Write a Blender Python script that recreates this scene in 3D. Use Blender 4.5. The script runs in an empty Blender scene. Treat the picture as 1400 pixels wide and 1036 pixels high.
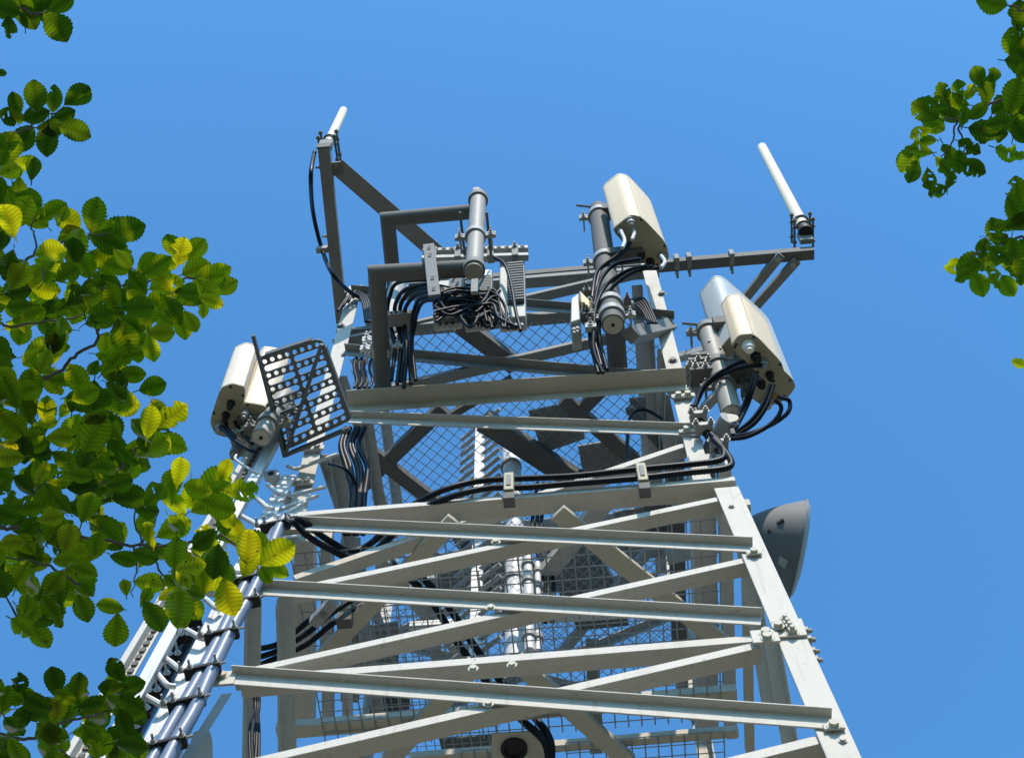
import bpy, math, random
from mathutils import Vector, Matrix
random.seed(7)
R = math.radians
# ---------------------------------------------------------------- camera, sky, sun, exposure
F = 1944.0; CAMH = 1.6
TH, ROLL, YAW = 1.1274, -0.0084, -0.0845
DT, CX = 5.0, 0.0183
WU, WT, ZT, KT = 1.1477, 1.2551, 6.3124, 0.0561
scene = bpy.context.scene
root_col = scene.collection
cam_d = bpy.data.cameras.new('camera'); cam = bpy.data.objects.new('camera', cam_d); root_col.objects.link(cam)
cam_d.sensor_fit = 'HORIZONTAL'; cam_d.sensor_width = 36.0; cam_d.lens = F * 36 / 1400
cam_d.clip_start = 0.05; cam_d.clip_end = 3000
_X = Vector((1, 0, 0)); _F = Vector((0, math.cos(TH), math.sin(TH))); _U = Vector((0, -math.sin(TH), math.cos(TH)))
_c, _s = math.cos(ROLL), math.sin(ROLL)
# pixel = 700 + c*X - s*Y , 518 + s*X + c*Y  (Y down)  ->  X = c*a + s*b , Y = -s*a + c*b
right = _X * _c + _U * _s; up = _U * _c - _X * _s
cam.matrix_world = Matrix(((right.x, up.x, -_F.x, 0), (right.y, up.y, -_F.y, 0), (right.z, up.z, -_F.z, CAMH), (0, 0, 0, 1)))
scene.camera = cam
SUN_EL, SUN_AZ = R(50), R(8)          # azimuth measured from straight behind the camera, to the right
sv = Vector((math.sin(SUN_AZ) * math.cos(SUN_EL), -math.cos(SUN_AZ) * math.cos(SUN_EL), math.sin(SUN_EL)))
world = bpy.data.worlds.new('World'); scene.world = world; world.use_nodes = True
wn = world.node_tree.nodes; sky = wn.new('ShaderNodeTexSky'); sky.sky_type = 'NISHITA'; sky.sun_disc = False
sky.sun_elevation = SUN_EL; sky.sun_rotation = math.atan2(sv.x, sv.y); sky.air_density = 1.0; sky.dust_density = 0.8; sky.ozone_density = 2.0
sky.altitude = 0
tint = wn.new('ShaderNodeMix'); tint.data_type = 'RGBA'; tint.blend_type = 'MULTIPLY'; tint.inputs['Factor'].default_value = 1
tint.inputs['B'].default_value = (.50, .89, .93, 1)          # the deep saturated blue of the photograph's sky
gam = wn.new('ShaderNodeGamma'); gam.inputs[1].default_value = 1.3; world.node_tree.links.new(sky.outputs[0], gam.inputs[0])
world.node_tree.links.new(gam.outputs[0], tint.inputs['A']); world.node_tree.links.new(tint.outputs['Result'], wn['Background'].inputs[0]); wn['Background'].inputs[1].default_value = 0.15
sun_d = bpy.data.lights.new('sun', 'SUN'); sun = bpy.data.objects.new('sun', sun_d); root_col.objects.link(sun)
sun_d.energy = 3.35; sun_d.angle = R(0.5); sun_d.color = (1, .855, .715)
sun.rotation_euler = sv.to_track_quat('Z', 'Y').to_euler(); sun.location = (0, -5, 25)
scene.view_settings.view_transform = 'Standard'; scene.view_settings.look = 'None'
scene.view_settings.exposure = 0.76; scene.view_settings.gamma = 1

# ---------------------------------------------------------------- geometry of the view and of the tower
def ray(px, py):
    a, b = px - 700, py - 518
    x = _c * a + _s * b; y = -_s * a + _c * b
    return _X * x - _U * y + _F * F
O = Vector((0, 0, CAMH))
def aty(px, py, y):
    d = ray(px, py); return O + d * (y / d.y)
def lev(px, py, z):                    # z above the camera
    d = ray(px, py); return O + d * (z / d.z)
def aty2(p): return aty(*p)
_ca, _sa = math.cos(YAW), math.sin(YAW)
EX = Vector((_ca, _sa, 0)); EY = Vector((-_sa, _ca, 0)); EZ = Vector((0, 0, 1))
TC = Vector((CX, DT, CAMH))
def T(lx, ly, z): return TC + EX * lx + EY * ly + EZ * z
def L(p):
    q = p - TC; return Vector((q.dot(EX), q.dot(EY), q.z))
def wl(z): return WT + KT * (ZT - z)
def plane_hit(px, py, p0, n):
    d = ray(px, py); return O + d * ((p0 - O).dot(n) / d.dot(n))
FN = (EY * -1 + EZ * KT).normalized()                       # outward normal of the sloping front face
def ft(px, py, off=0.0): return plane_hit(px, py, T(0, -WT - off, ZT), FN)
def fu(px, py, off=0.0): return plane_hit(px, py, T(0, -WU - off, ZT), EY)
def sd(px, py, sg, off=0.0):                                # sloping side face
    n = (EX * sg + EZ * KT).normalized(); return plane_hit(px, py, T(sg * (WT + off), 0, ZT), n)
def ppm(p):                                                  # pixels per metre at p
    return F / (p - O).dot(_F)

# ---------------------------------------------------------------- materials
def mat(name, col, rough=.5, metal=0., var=.12, scale=9., bump=.0, spec=.22, dirt=None, dscale=3., damt=.5, coat=0):
    m = bpy.data.materials.new(name); m.use_nodes = True
    nt = m.node_tree; N = nt.nodes; Lk = nt.links; b = N['Principled BSDF']
    tc = N.new('ShaderNodeTexCoord'); nz = N.new('ShaderNodeTexNoise'); nz.inputs['Scale'].default_value = scale
    nz.inputs['Detail'].default_value = 6; nz.inputs['Roughness'].default_value = .65
    Lk.new(tc.outputs['Object'], nz.inputs['Vector'])
    mx = N.new('ShaderNodeMix'); mx.data_type = 'RGBA'
    mx.inputs['A'].default_value = (*[c * (1 - var) for c in col], 1); mx.inputs['B'].default_value = (*[min(1, c * (1 + var)) for c in col], 1)
    Lk.new(nz.outputs['Fac'], mx.inputs['Factor']); out = mx.outputs['Result']
    if dirt:
        n2 = N.new('ShaderNodeTexNoise'); n2.inputs['Scale'].default_value = dscale; n2.inputs['Detail'].default_value = 9; n2.inputs['Roughness'].default_value = .72
        Lk.new(tc.outputs['Object'], n2.inputs['Vector'])
        rp = N.new('ShaderNodeValToRGB'); rp.color_ramp.elements[0].position = .52; rp.color_ramp.elements[1].position = .78
        rp.color_ramp.elements[0].color = (0, 0, 0, 1); rp.color_ramp.elements[1].color = (damt, damt, damt, 1)
        Lk.new(n2.outputs['Fac'], rp.inputs[0])
        m2 = N.new('ShaderNodeMix'); m2.data_type = 'RGBA'; m2.inputs['B'].default_value = (*dirt, 1)
        Lk.new(rp.outputs[0], m2.inputs['Factor']); Lk.new(out, m2.inputs['A']); out = m2.outputs['Result']
    Lk.new(out, b.inputs['Base Color'])
    mr = N.new('ShaderNodeMapRange'); mr.inputs['To Min'].default_value = max(.05, rough - .1); mr.inputs['To Max'].default_value = min(1, rough + .12)
    Lk.new(nz.outputs['Fac'], mr.inputs['Value']); Lk.new(mr.outputs[0], b.inputs['Roughness'])
    b.inputs['Metallic'].default_value = metal; b.inputs['Specular IOR Level'].default_value = spec
    if bump:
        bp = N.new('ShaderNodeBump'); bp.inputs['Strength'].default_value = bump; bp.inputs['Distance'].default_value = .004
        Lk.new(nz.outputs['Fac'], bp.inputs['Height']); Lk.new(bp.outputs[0], b.inputs['Normal'])
    return m
M = {}
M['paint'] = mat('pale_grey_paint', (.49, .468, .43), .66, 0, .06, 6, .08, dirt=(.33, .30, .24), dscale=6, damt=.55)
M['beige'] = mat('beige_steel', (.46, .44, .375), .66, 0, .08, 7, .1, dirt=(.3, .27, .22), damt=.4)
M['galv'] = mat('galvanised_steel', (.34, .35, .355), .58, .0, .22, 26, .05, dirt=(.2, .2, .19), damt=.5)
M['galvl'] = mat('bright_galvanised_steel', (.58, .59, .60), .5, .05, .15, 22, .03, dirt=(.36, .36, .36), damt=.4)
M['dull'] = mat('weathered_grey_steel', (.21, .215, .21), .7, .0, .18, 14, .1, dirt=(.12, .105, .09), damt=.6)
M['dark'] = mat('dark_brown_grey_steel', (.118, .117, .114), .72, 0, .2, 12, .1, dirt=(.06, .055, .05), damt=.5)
M['plate'] = mat('dark_grey_coated_steel', (.11, .125, .135), .62, .0, .15, 16, .05)
M['cream'] = mat('cream_radome', (.68, .545, .375), .55, 0, .04, 5, .02, dirt=(.46, .39, .29), dscale=5, damt=.5)
M['white'] = mat('white_fibreglass', (.66, .56, .42), .5, 0, .04, 6, 0, dirt=(.6, .55, .46), damt=.3)
M['ivory'] = mat('ivory_radome', (.66, .58, .475), .55, 0, .04, 5, .02, dirt=(.46, .41, .33), dscale=5, damt=.5)
M['warmpipe'] = mat('warm_grey_pipe', (.29, .275, .25), .5, 0, .12, 12, .05, dirt=(.17, .15, .13), damt=.5)
M['pipew'] = mat('white_pipe', (.62, .64, .66), .4, 0, .06, 8, 0, dirt=(.35, .35, .34), damt=.5)
M['bluew'] = mat('pale_blue_white_radome', (.40, .43, .445), .5, 0, .04, 5, 0, dirt=(.42, .46, .48), damt=.3)
M['olive'] = mat('olive_end_cap', (.36, .33, .24), .6, 0, .1, 12, .05, dirt=(.2, .18, .13), damt=.4)
M['cable'] = mat('black_cable_jacket', (.012, .014, .02), .4, 0, .3, 30, .05, spec=.14)
M['cable_sheen'] = mat('sky_sheen_cable_jacket', (.13, .17, .255), .42, 0, .12, 20, .03, spec=.4)  # black jacket with the sky's blue reflection put into its base colour
M['cablegrey'] = mat('pale_grey_cable_jacket', (.5, .5, .5), .35, 0, .1, 20, 0)
M['rubber'] = mat('black_rubber', (.02, .02, .022), .6, 0, .2, 20)
M['steel'] = mat('bolt_steel', (.32, .305, .27), .55, .0, .2, 40)
M['chrome'] = mat('clamp_steel', (.27, .27, .27), .5, .0, .2, 40)
M['fin'] = mat('radio_unit_grey', (.40, .41, .38), .5, 0, .06, 10, dirt=(.25, .25, .22), damt=.4)
M['findk'] = mat('radio_unit_dark_fins', (.045, .05, .053), .6, .0, .15, 16)
M['label'] = mat('white_label', (.8, .8, .78), .5, 0, .02, 8)
M['orange'] = mat('orange_tape', (.75, .3, .03), .5, 0, .05, 10)
M['yellow'] = mat('ochre_plastic', (.55, .42, .2), .5, 0, .05, 10)
M['dish'] = mat('slate_grey_dish', (.16, .172, .185), .6, .0, .08, 5, .03, dirt=(.2, .2, .19), dscale=4, damt=.4)
M['wire'] = mat('mesh_wire', (.33, .34, .34), .4, .35, .2, 30)
M['bark'] = mat('beech_bark', (.12, .10, .085), .85, 0, .4, 25, .6, dirt=(.2, .19, .16), dscale=8)

def leaf_mat():
    m = bpy.data.materials.new('translucent_leaf'); m.use_nodes = True
    nt = m.node_tree; N = nt.nodes; Lk = nt.links
    for n in list(N): N.remove(n)
    out = N.new('ShaderNodeOutputMaterial')
    at = N.new('ShaderNodeAttribute'); at.attribute_name = 'hue_shade'; av = N.new('ShaderNodeAttribute'); av.attribute_name = 'vein'
    def ramp(cols):
        r = N.new('ShaderNodeValToRGB'); e = r.color_ramp.elements
        e[0].position, e[0].color = cols[0][0], (*cols[0][1], 1); e[1].position, e[1].color = cols[-1][0], (*cols[-1][1], 1)
        for p, c in cols[1:-1]:
            k = e.new(p); k.color = (*c, 1)
        Lk.new(at.outputs['Fac'], r.inputs[0]); return r
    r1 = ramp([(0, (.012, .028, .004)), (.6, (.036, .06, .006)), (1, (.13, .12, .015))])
    r2 = ramp([(0, (.06, .125, .003)), (.3, (.19, .29, .004)), (.55, (.44, .51, .004)), (.85, (.66, .60, .006)), (1, (.78, .55, .012))])  # dark end also paints shaded leaves, yellow end sunlit ones
    tc = N.new('ShaderNodeTexCoord'); nz = N.new('ShaderNodeTexNoise'); nz.inputs['Scale'].default_value = 30; nz.inputs['Detail'].default_value = 5
    Lk.new(tc.outputs['Object'], nz.inputs['Vector'])
    mr = N.new('ShaderNodeMapRange'); mr.inputs['To Min'].default_value = .6; mr.inputs['To Max'].default_value = 1.35
    Lk.new(nz.outputs['Fac'], mr.inputs['Value'])
    mv = N.new('ShaderNodeMath'); mv.operation = 'MULTIPLY_ADD'; mv.inputs[1].default_value = -.6; mv.inputs[2].default_value = 1.12
    Lk.new(av.outputs['Fac'], mv.inputs[0])
    mm = N.new('ShaderNodeMath'); mm.operation = 'MULTIPLY'; Lk.new(mr.outputs[0], mm.inputs[0]); Lk.new(mv.outputs[0], mm.inputs[1])
    n3 = N.new('ShaderNodeTexNoise'); n3.inputs['Scale'].default_value = 75; n3.inputs['Detail'].default_value = 3; Lk.new(tc.outputs['Object'], n3.inputs['Vector'])
    r3 = N.new('ShaderNodeValToRGB'); r3.color_ramp.elements[0].position = .66; r3.color_ramp.elements[1].position = .74; Lk.new(n3.outputs['Fac'], r3.inputs[0])
    def sc(r):
        bw = N.new('ShaderNodeMix'); bw.data_type = 'RGBA'; bw.inputs['B'].default_value = (.10, .045, .01, 1); Lk.new(r3.outputs[0], bw.inputs['Factor']); Lk.new(r.outputs[0], bw.inputs['A'])
        v = N.new('ShaderNodeVectorMath'); v.operation = 'SCALE'; Lk.new(bw.outputs['Result'], v.inputs[0]); Lk.new(mm.outputs[0], v.inputs['Scale']); return v.outputs[0]
    df = N.new('ShaderNodeBsdfDiffuse'); Lk.new(sc(r1), df.inputs[0])
    tr = N.new('ShaderNodeBsdfTranslucent'); Lk.new(sc(r2), tr.inputs[0])
    gl = N.new('ShaderNodeBsdfGlossy'); gl.inputs['Roughness'].default_value = .42; gl.inputs[0].default_value = (.35, .4, .38, 1)
    a = N.new('ShaderNodeMixShader'); a.inputs[0].default_value = .66; Lk.new(df.outputs[0], a.inputs[1]); Lk.new(tr.outputs[0], a.inputs[2])
    fr = N.new('ShaderNodeFresnel'); fr.inputs[0].default_value = 1.3
    b = N.new('ShaderNodeMixShader'); Lk.new(fr.outputs[0], b.inputs[0]); Lk.new(a.outputs[0], b.inputs[1]); Lk.new(gl.outputs[0], b.inputs[2])
    Lk.new(b.outputs[0], out.inputs[0]); return m
M['leaf'] = leaf_mat()

def streaks(key, col, amt):
    nt = M[key].node_tree; N = nt.nodes; Lk = nt.links; b = N['Principled BSDF']; src = b.inputs['Base Color'].links[0].from_socket
    tc = N.new('ShaderNodeTexCoord'); mp = N.new('ShaderNodeMapping'); mp.inputs['Scale'].default_value = (34, 34, 2.2); Lk.new(tc.outputs['Object'], mp.inputs[0])
    n1 = N.new('ShaderNodeTexNoise'); n1.inputs['Scale'].default_value = 1; n1.inputs['Detail'].default_value = 5; Lk.new(mp.outputs[0], n1.inputs['Vector'])
    n2 = N.new('ShaderNodeTexNoise'); n2.inputs['Scale'].default_value = 55; n2.inputs['Detail'].default_value = 3; Lk.new(tc.outputs['Object'], n2.inputs['Vector'])
    for nz, lo, hi, cc, am in ((n1, .56, .8, col, amt), (n2, .68, .73, (.16, .11, .07), .55)):
        r = N.new('ShaderNodeValToRGB'); r.color_ramp.elements[0].position = lo; r.color_ramp.elements[1].position = hi; r.color_ramp.elements[1].color = (am, am, am, 1)
        Lk.new(nz.outputs['Fac'], r.inputs[0]); m = N.new('ShaderNodeMix'); m.data_type = 'RGBA'; m.inputs['B'].default_value = (*cc, 1)
        Lk.new(r.outputs[0], m.inputs['Factor']); Lk.new(src, m.inputs['A']); src = m.outputs['Result']
    Lk.new(src, b.inputs['Base Color'])
for k_ in ('paint', 'beige', 'galvl', 'cream', 'bluew', 'dull', 'galv'): streaks(k_, (.30, .27, .22) if k_ in ('paint', 'beige', 'cream', 'bluew') else (.16, .15, .14), .5 if k_ != 'cream' else .35)

# ---------------------------------------------------------------- mesh building
def frame(d, hint=None):
    d = d.normalized(); h = hint or Vector((0, 0, 1))
    if abs(d.dot(h)) > .97: h = Vector((1, 0, 0)) if abs(d.x) < .9 else Vector((0, 1, 0))
    u = (h - d * h.dot(d)).normalized(); return u, d.cross(u)
class MB:
    def __init__(s): s.v = []; s.f = []; s.mi = []; s.cur = 0
    def add(s, vs, fs):
        o = len(s.v); s.v += [tuple(v) for v in vs]; s.f += [tuple(i + o for i in f) for f in fs]; s.mi += [s.cur] * len(fs); return s
    def prism(s, poly, vec, cap=True):
        n = len(poly); top = [p + vec for p in poly]
        fs = [(i, (i + 1) % n, n + (i + 1) % n, n + i) for i in range(n)]
        if cap: fs += [tuple(range(n))[::-1], tuple(range(n, 2 * n))]
        return s.add(list(poly) + top, fs)
    def bar(s, A, B, prof, u, v): return s.prism([A + u * a + v * b for a, b in prof], B - A)
    def angle(s, A, B, u, a, v, b, t=.009):
        return s.bar(A, B, [(0, 0), (a, 0), (a, t), (t, t), (t, b), (0, b)], u, v)
    def rect(s, A, B, w, h, hint=None):
        u, v = frame(B - A, hint); return s.bar(A, B, [(-h / 2, -w / 2), (h / 2, -w / 2), (h / 2, w / 2), (-h / 2, w / 2)], u, v)
    def box(s, c, ax, ay, az):          # half vectors
        vs = [c + ax * i + ay * j + az * k for i in (-1, 1) for j in (-1, 1) for k in (-1, 1)]
        return s.add(vs, [(0, 1, 3, 2), (4, 6, 7, 5), (0, 4, 5, 1), (2, 3, 7, 6), (0, 2, 6, 4), (1, 5, 7, 3)])
    def tbox(s, x0, x1, y0, y1, z0, z1):
        return s.box(T((x0 + x1) / 2, (y0 + y1) / 2, (z0 + z1) / 2), EX * (x1 - x0) / 2, EY * (y1 - y0) / 2, EZ * (z1 - z0) / 2)
    def cyl(s, A, B, r, n=20, r2=None):
        u, v = frame(B - A); r2 = r if r2 is None else r2
        a = [A + (u * math.cos(t) + v * math.sin(t)) * r for t in [2 * math.pi * i / n for i in range(n)]]
        b = [B + (u * math.cos(t) + v * math.sin(t)) * r2 for t in [2 * math.pi * i / n for i in range(n)]]
        fs = [(i, (i + 1) % n, n + (i + 1) % n, n + i) for i in range(n)] + [tuple(range(n))[::-1], tuple(range(n, 2 * n))]
        return s.add(a + b, fs)
    def lathe(s, A, axis, prof, n=24):   # prof: (distance along axis, radius)
        axis = axis.normalized(); u, v = frame(axis); vs = []; fs = []; k = len(prof)
        for h, r in prof:
            vs += [A + axis * h + (u * math.cos(2 * math.pi * i / n) + v * math.sin(2 * math.pi * i / n)) * r for i in range(n)]
        for j in range(k - 1):
            fs += [(j * n + i, j * n + (i + 1) % n, (j + 1) * n + (i + 1) % n, (j + 1) * n + i) for i in range(n)]
        fs += [tuple(range(n))[::-1], tuple(range((k - 1) * n, k * n))]
        return s.add(vs, fs)
    def tube(s, pts, r, n=8, rend=None):
        m = len(pts); vs = []; fs = []; u = None
        for i, p in enumerate(pts):
            d = (pts[min(i + 1, m - 1)] - pts[max(i - 1, 0)])
            if d.length < 1e-9: d = Vector((0, 0, 1))
            d.normalize()
            if u is None: u, w = frame(d)
            else:
                u = (u - d * u.dot(d)).normalized(); w = d.cross(u)
            rr = r if rend is None else r + (rend - r) * i / (m - 1)
            if callable(r): rr = r(i)
            vs += [p + (u * math.cos(2 * math.pi * k / n) + w * math.sin(2 * math.pi * k / n)) * rr for k in range(n)]
        for j in range(m - 1):
            fs += [(j * n + i, j * n + (i + 1) % n, (j + 1) * n + (i + 1) % n, (j + 1) * n + i) for i in range(n)]
        fs += [tuple(range(n))[::-1], tuple(range((m - 1) * n, m * n))]
        return s.add(vs, fs)
    def hexbolt(s, p, n, r=.018, h=.014, tail=0, washer=True):
        if washer: s.cyl(p, p + n * .003, r * 1.45, 12)
        s.cyl(p + n * .002, p + n * (h + .002), r, 6)
        if tail: s.cyl(p + n * h, p + n * (h + tail), r * .5, 8)
        return s
    def build(s, name, m, parent=None, smooth=False, bevel=0.0, ang=38):
        me = bpy.data.meshes.new(name); off = Vector((0, 0, 0))
        r = parent
        while r is not None:
            off = off + r.location; r = r.parent
        me.from_pydata([tuple(Vector(v) - off) for v in s.v], [], s.f); me.update()
        ms = m if isinstance(m, (list, tuple)) else [m]
        for k in ms: me.materials.append(M[k])
        if len(ms) > 1: me.polygons.foreach_set('material_index', s.mi)
        o = bpy.data.objects.new(name, me); root_col.objects.link(o)
        import bmesh
        bm = bmesh.new(); bm.from_mesh(me); bmesh.ops.recalc_face_normals(bm, faces=bm.faces); bm.to_mesh(me); bm.free()
        if smooth:
            me.polygons.foreach_set('use_smooth', [True] * len(me.polygons)); me.set_sharp_from_angle(angle=R(ang))
        if bevel:
            b = o.modifiers.new('bevel', 'BEVEL'); b.width = bevel; b.segments = 2; b.limit_method = 'ANGLE'; b.angle_limit = R(50)
        if parent is not None: o.parent = parent
        return o
def tag(o, label, cat=None, group=None, kind=None):
    if label: o['label'] = label
    if cat: o['category'] = cat
    if group: o['group'] = group
    if kind: o['kind'] = kind
    return o
def thing(name, loc, label, cat, group=None):
    o = bpy.data.objects.new(name, None); root_col.objects.link(o); o.location = loc; o.empty_display_size = .1
    return tag(o, label, cat, group)
def spline(pts, k=8):
    P = [pts[0] * 2 - pts[1]] + list(pts) + [pts[-1] * 2 - pts[-2]]; out = []
    for i in range(1, len(P) - 2):
        a, b, c, d = P[i - 1:i + 3]
        for j in range(k):
            t = j / k
            out.append(.5 * ((2 * b) + (c - a) * t + (2 * a - 5 * b + 4 * c - d) * t * t + (3 * b - a - 3 * c + d) * t ** 3))
    out.append(pts[-1]); return out
def ypath(pts, y0, y1=None):
    y1 = y0 if y1 is None else y1; n = len(pts)
    return [aty(p[0], p[1], p[2] if len(p) > 2 else y0 + (y1 - y0) * i / (n - 1)) for i, p in enumerate(pts)]
def cable(pts3, r, label, group=None, m='cable', ribs=False, name='coaxial_cable'):
    P = spline(pts3, 10)
    mb = MB()
    if ribs:                                   # corrugated jacket: real rings along the cable
        L_ = [0]
        for a, b in zip(P, P[1:]): L_.append(L_[-1] + (b - a).length)
        step = .0085; n = int(L_[-1] / step); Q = []; j = 0
        for i in range(n + 1):
            s = i * step
            while j < len(P) - 2 and L_[j + 1] < s: j += 1
            t = (s - L_[j]) / max(1e-6, L_[j + 1] - L_[j]); Q.append(P[j].lerp(P[j + 1], min(1, t)))
        mb.tube(Q, lambda i: r * (1.0 if i % 2 else .84), 10)
    else: mb.tube(P, r, 10)
    o = mb.build(name, m, None, True, ang=60)
    return tag(o, label, 'cable', group)

def chaikin(P, k=2, w=.15):
    for _ in range(k):
        Q = []
        for i, a in enumerate(P):
            b = P[(i + 1) % len(P)]; Q += [a.lerp(b, w), a.lerp(b, 1 - w)]
        P = Q
    return P
# ---------------------------------------------------------------- ground
g = MB(); n = 72
g.add([Vector((0, 20, 0))] + [Vector((900 * math.cos(2 * math.pi * i / n), 20 + 900 * math.sin(2 * math.pi * i / n), 0)) for i in range(n)], [(0, i + 1, (i + 1) % n + 1) for i in range(n)])
M['soil'] = mat('dry_meadow_ground', (.165, .155, .11), .95, 0, .3, 1.5, .3, dirt=(.09, .11, .045), dscale=.4, damt=.5)
tag(g.build('ground', 'soil'), 'dry pale meadow ground under the tower', None, None, 'structure')

# unseen beech wood added round the clearing so its trees hide the bright horizon
rw = random.Random(3); wd = MB()
for i in range(74):
    a = 2 * math.pi * i / 74 + rw.uniform(-.04, .04); rr = rw.uniform(19, 31); cx_, cy_ = rr * math.cos(a), 4 + rr * math.sin(a); hh = rw.uniform(14, 19)
    wd.cur = 0; wd.tube([Vector((cx_ + rw.uniform(-.2, .2), cy_, z)) for z in (0, hh * .4, hh * .8)], .28, 8, .08)
    wd.cur = 1
    for k in range(430):
        z = 1.5 + (hh - 1.5) * rw.random() ** .8; w = 3.4 * math.sin(math.pi * min(.98, .12 + .85 * (z / hh))) ** .6
        q = Vector((cx_ + rw.gauss(0, .5) * w, cy_ + rw.gauss(0, .5) * w, z)); u = Vector((rw.gauss(0, 1), rw.gauss(0, 1), rw.gauss(0, .5))).normalized() * rw.uniform(.25, .5); v = u.cross(Vector((rw.gauss(0, .5), rw.gauss(0, .5), 1))).normalized() * rw.uniform(.2, .4)
        wd.add([q - u, q + v, q + u, q - v], [(0, 1, 2, 3)])
M['screen_woods'] = mat('wood_foliage', (.045, .075, .018), .8, 0, .4, 1.2)
tag(wd.build('screen_woods', ['bark', 'screen_woods']), 'ring of green beech wood added out of view to hide the bright horizon', None, None, 'stuff')

# ---------------------------------------------------------------- the tower
tower = thing('lattice_tower', T(0, 0, -CAMH), 'tall pale grey lattice tower of bolted angle steel with mesh platforms', 'tower')
def part(mb, name, m='paint', parent=None, bevel=.0025, smooth=False):
    return mb.build(name, m, parent or tower, smooth, bevel)
LEGW, LEGT = .125, .012
for sx in (-1, 1):
    for sy in (-1, 1):
        zb = -CAMH; wb = wl(zb); ztop = ZT + .06; wtp = wl(ztop)
        A, B = T(sx * wb, sy * wb, zb), T(sx * wtp, sy * wtp, ztop)
        part(MB().angle(A, B, EX * -sx, LEGW, EY * -sy, LEGW, LEGT), 'leg')
        A, B = T(sx * WU, sy * WU, ZT + .02), T(sx * WU, sy * WU, 9.98)
        part(MB().angle(A, B, EX * -sx, .10, EY * -sy, .10, .010), 'leg')
        f = MB(); f.tbox(sx * wb - .25, sx * wb + .25, sy * wb - .25, sy * wb + .25, -CAMH, -CAMH + .12); part(f, 'footing', 'beige')
DN = (EZ * -1 - EY * KT).normalized()
def dbrace(p0, p1, a, b, hit=ft, off=.002, m='paint', name='brace', bolt=None):
    """outer horizontal flange on top, hanging flange against the face; traced along its bottom edge"""
    A, B = hit(*p0, off), hit(*p1, off)
    d = (B - A).normalized(); nrm = FN if hit is ft else EY * -1
    dn = (DN if hit is ft else EZ * -1); dn = (dn - d * dn.dot(d)).normalized(); nn = (nrm - d * nrm.dot(d)).normalized()
    A = A - dn * b; B = B - dn * b
    o = part(MB().angle(A, B, nn, a, dn, b, .008), name, m); return o, A, B, nn, dn
def rbrace(p0, p1, a, b, hit=ft, off=-.014, m='paint', name='brace'):
    """standing flange in the face, horizontal flange running inwards from its foot; traced along its top edge"""
    A, B = hit(*p0, off), hit(*p1, off)
    d = (B - A).normalized(); nrm = FN if hit is ft else EY * -1
    dn = (DN if hit is ft else EZ * -1); dn = (dn - d * dn.dot(d)).normalized(); nn = (nrm - d * nrm.dot(d)).normalized()
    A = A + dn * b; B = B + dn * b
    o = part(MB().angle(A, B, nn * -1, a, dn * -1, b, .008), name, m); return o, A, B, nn, dn
D1 = dbrace((372, 724), (1027, 756), .05, .072)
D2 = dbrace((345, 814), (1040, 856), .05, .075)
D3 = dbrace((308, 936), (1136, 998), .048, .082)
R2 = rbrace((395, 803), (985, 678), .075, .045)
R3 = rbrace((318, 917), (1022, 761), .075, .045)
R4 = rbrace((296, 1047), (1034, 877), .078, .048)
R5 = rbrace((860, 1068), (1124, 1003), .08, .05)
H0 = rbrace((330, 924), (1028, 868), .08, .05, off=-.03, name='horizontal_beam')
H1 = rbrace((378, 702), (1004, 651), .11, .045, off=.02, name='horizontal_beam')
R1 = rbrace((400, 786), (955, 598), .075, .045, hit=fu, off=-.02)
# further panels down to the ground on the front, and X bracing on the other three faces
def face_pt(k, s, z, ins=.02):          # k-th face, s = -1..1 across it
    w = wl(z) - ins
    return [T(s * w, -w, z), T(w, s * w, z), T(s * w, w, z), T(-w, s * w, z)][k]
levels = [6.3, 5.55, 4.85, 3.6, 2.3, .9, -.6, -1.5]
fn = [EY * -1, EX, EY, EX * -1]
for k in range(4):
    for i in range(len(levels) - 1):
        if k == 0 and levels[i + 1] > 3.5: continue
        if k in (1, 3): continue
        z0, z1 = levels[i], levels[i + 1]
        for s in (-1, 1):
            A, B = face_pt(k, -s * .96, z0 - .05, .02 if s > 0 else .055), face_pt(k, s * .96, z1 + .05, .02 if s > 0 else .055)
            part(MB().angle(A, B, fn[k] * -1, .07, EZ * -1, .06), 'brace')
        A, B = face_pt(k, -.95, z1, .1), face_pt(k, .95, z1, .1)
        part(MB().angle(A, B, fn[k] * -1, .08, EZ * -1, .06), 'horizontal_beam')
# side faces: steep diagonals seen edge on beyond the front legs
def side_bar(p0, p1, sg, w, h, m='paint', off=-.04):
    A, B = sd(*p0, sg, off), sd(*p1, sg, off)
    B = A + (B - A) * 1.35
    return part(MB().angle(A, B, EX * -sg, w, (EZ * -1 - EY * .3).normalized(), h, .008), 'brace', m)
side_bar((1019, 690), (1054, 900), 1, .085, .06, off=.06)
side_bar((1064, 868), (1094, 1036), 1, .075, .06, off=.05)
side_bar((338, 812), (334, 1036), -1, .075, .06, off=.0)
side_bar((381, 815), (383, 1036), -1, .085, .06, off=-.12)
side_bar((303, 948), (262, 1012), -1, .05, .04, off=-.02)
part(MB().prism(chaikin([sd(*q, -1, .02) for q in ((262, 1000), (280, 996), (285, 1012), (285, 1060), (255, 1062))]), EX * .02), 'cover_plate', 'beige')
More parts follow.
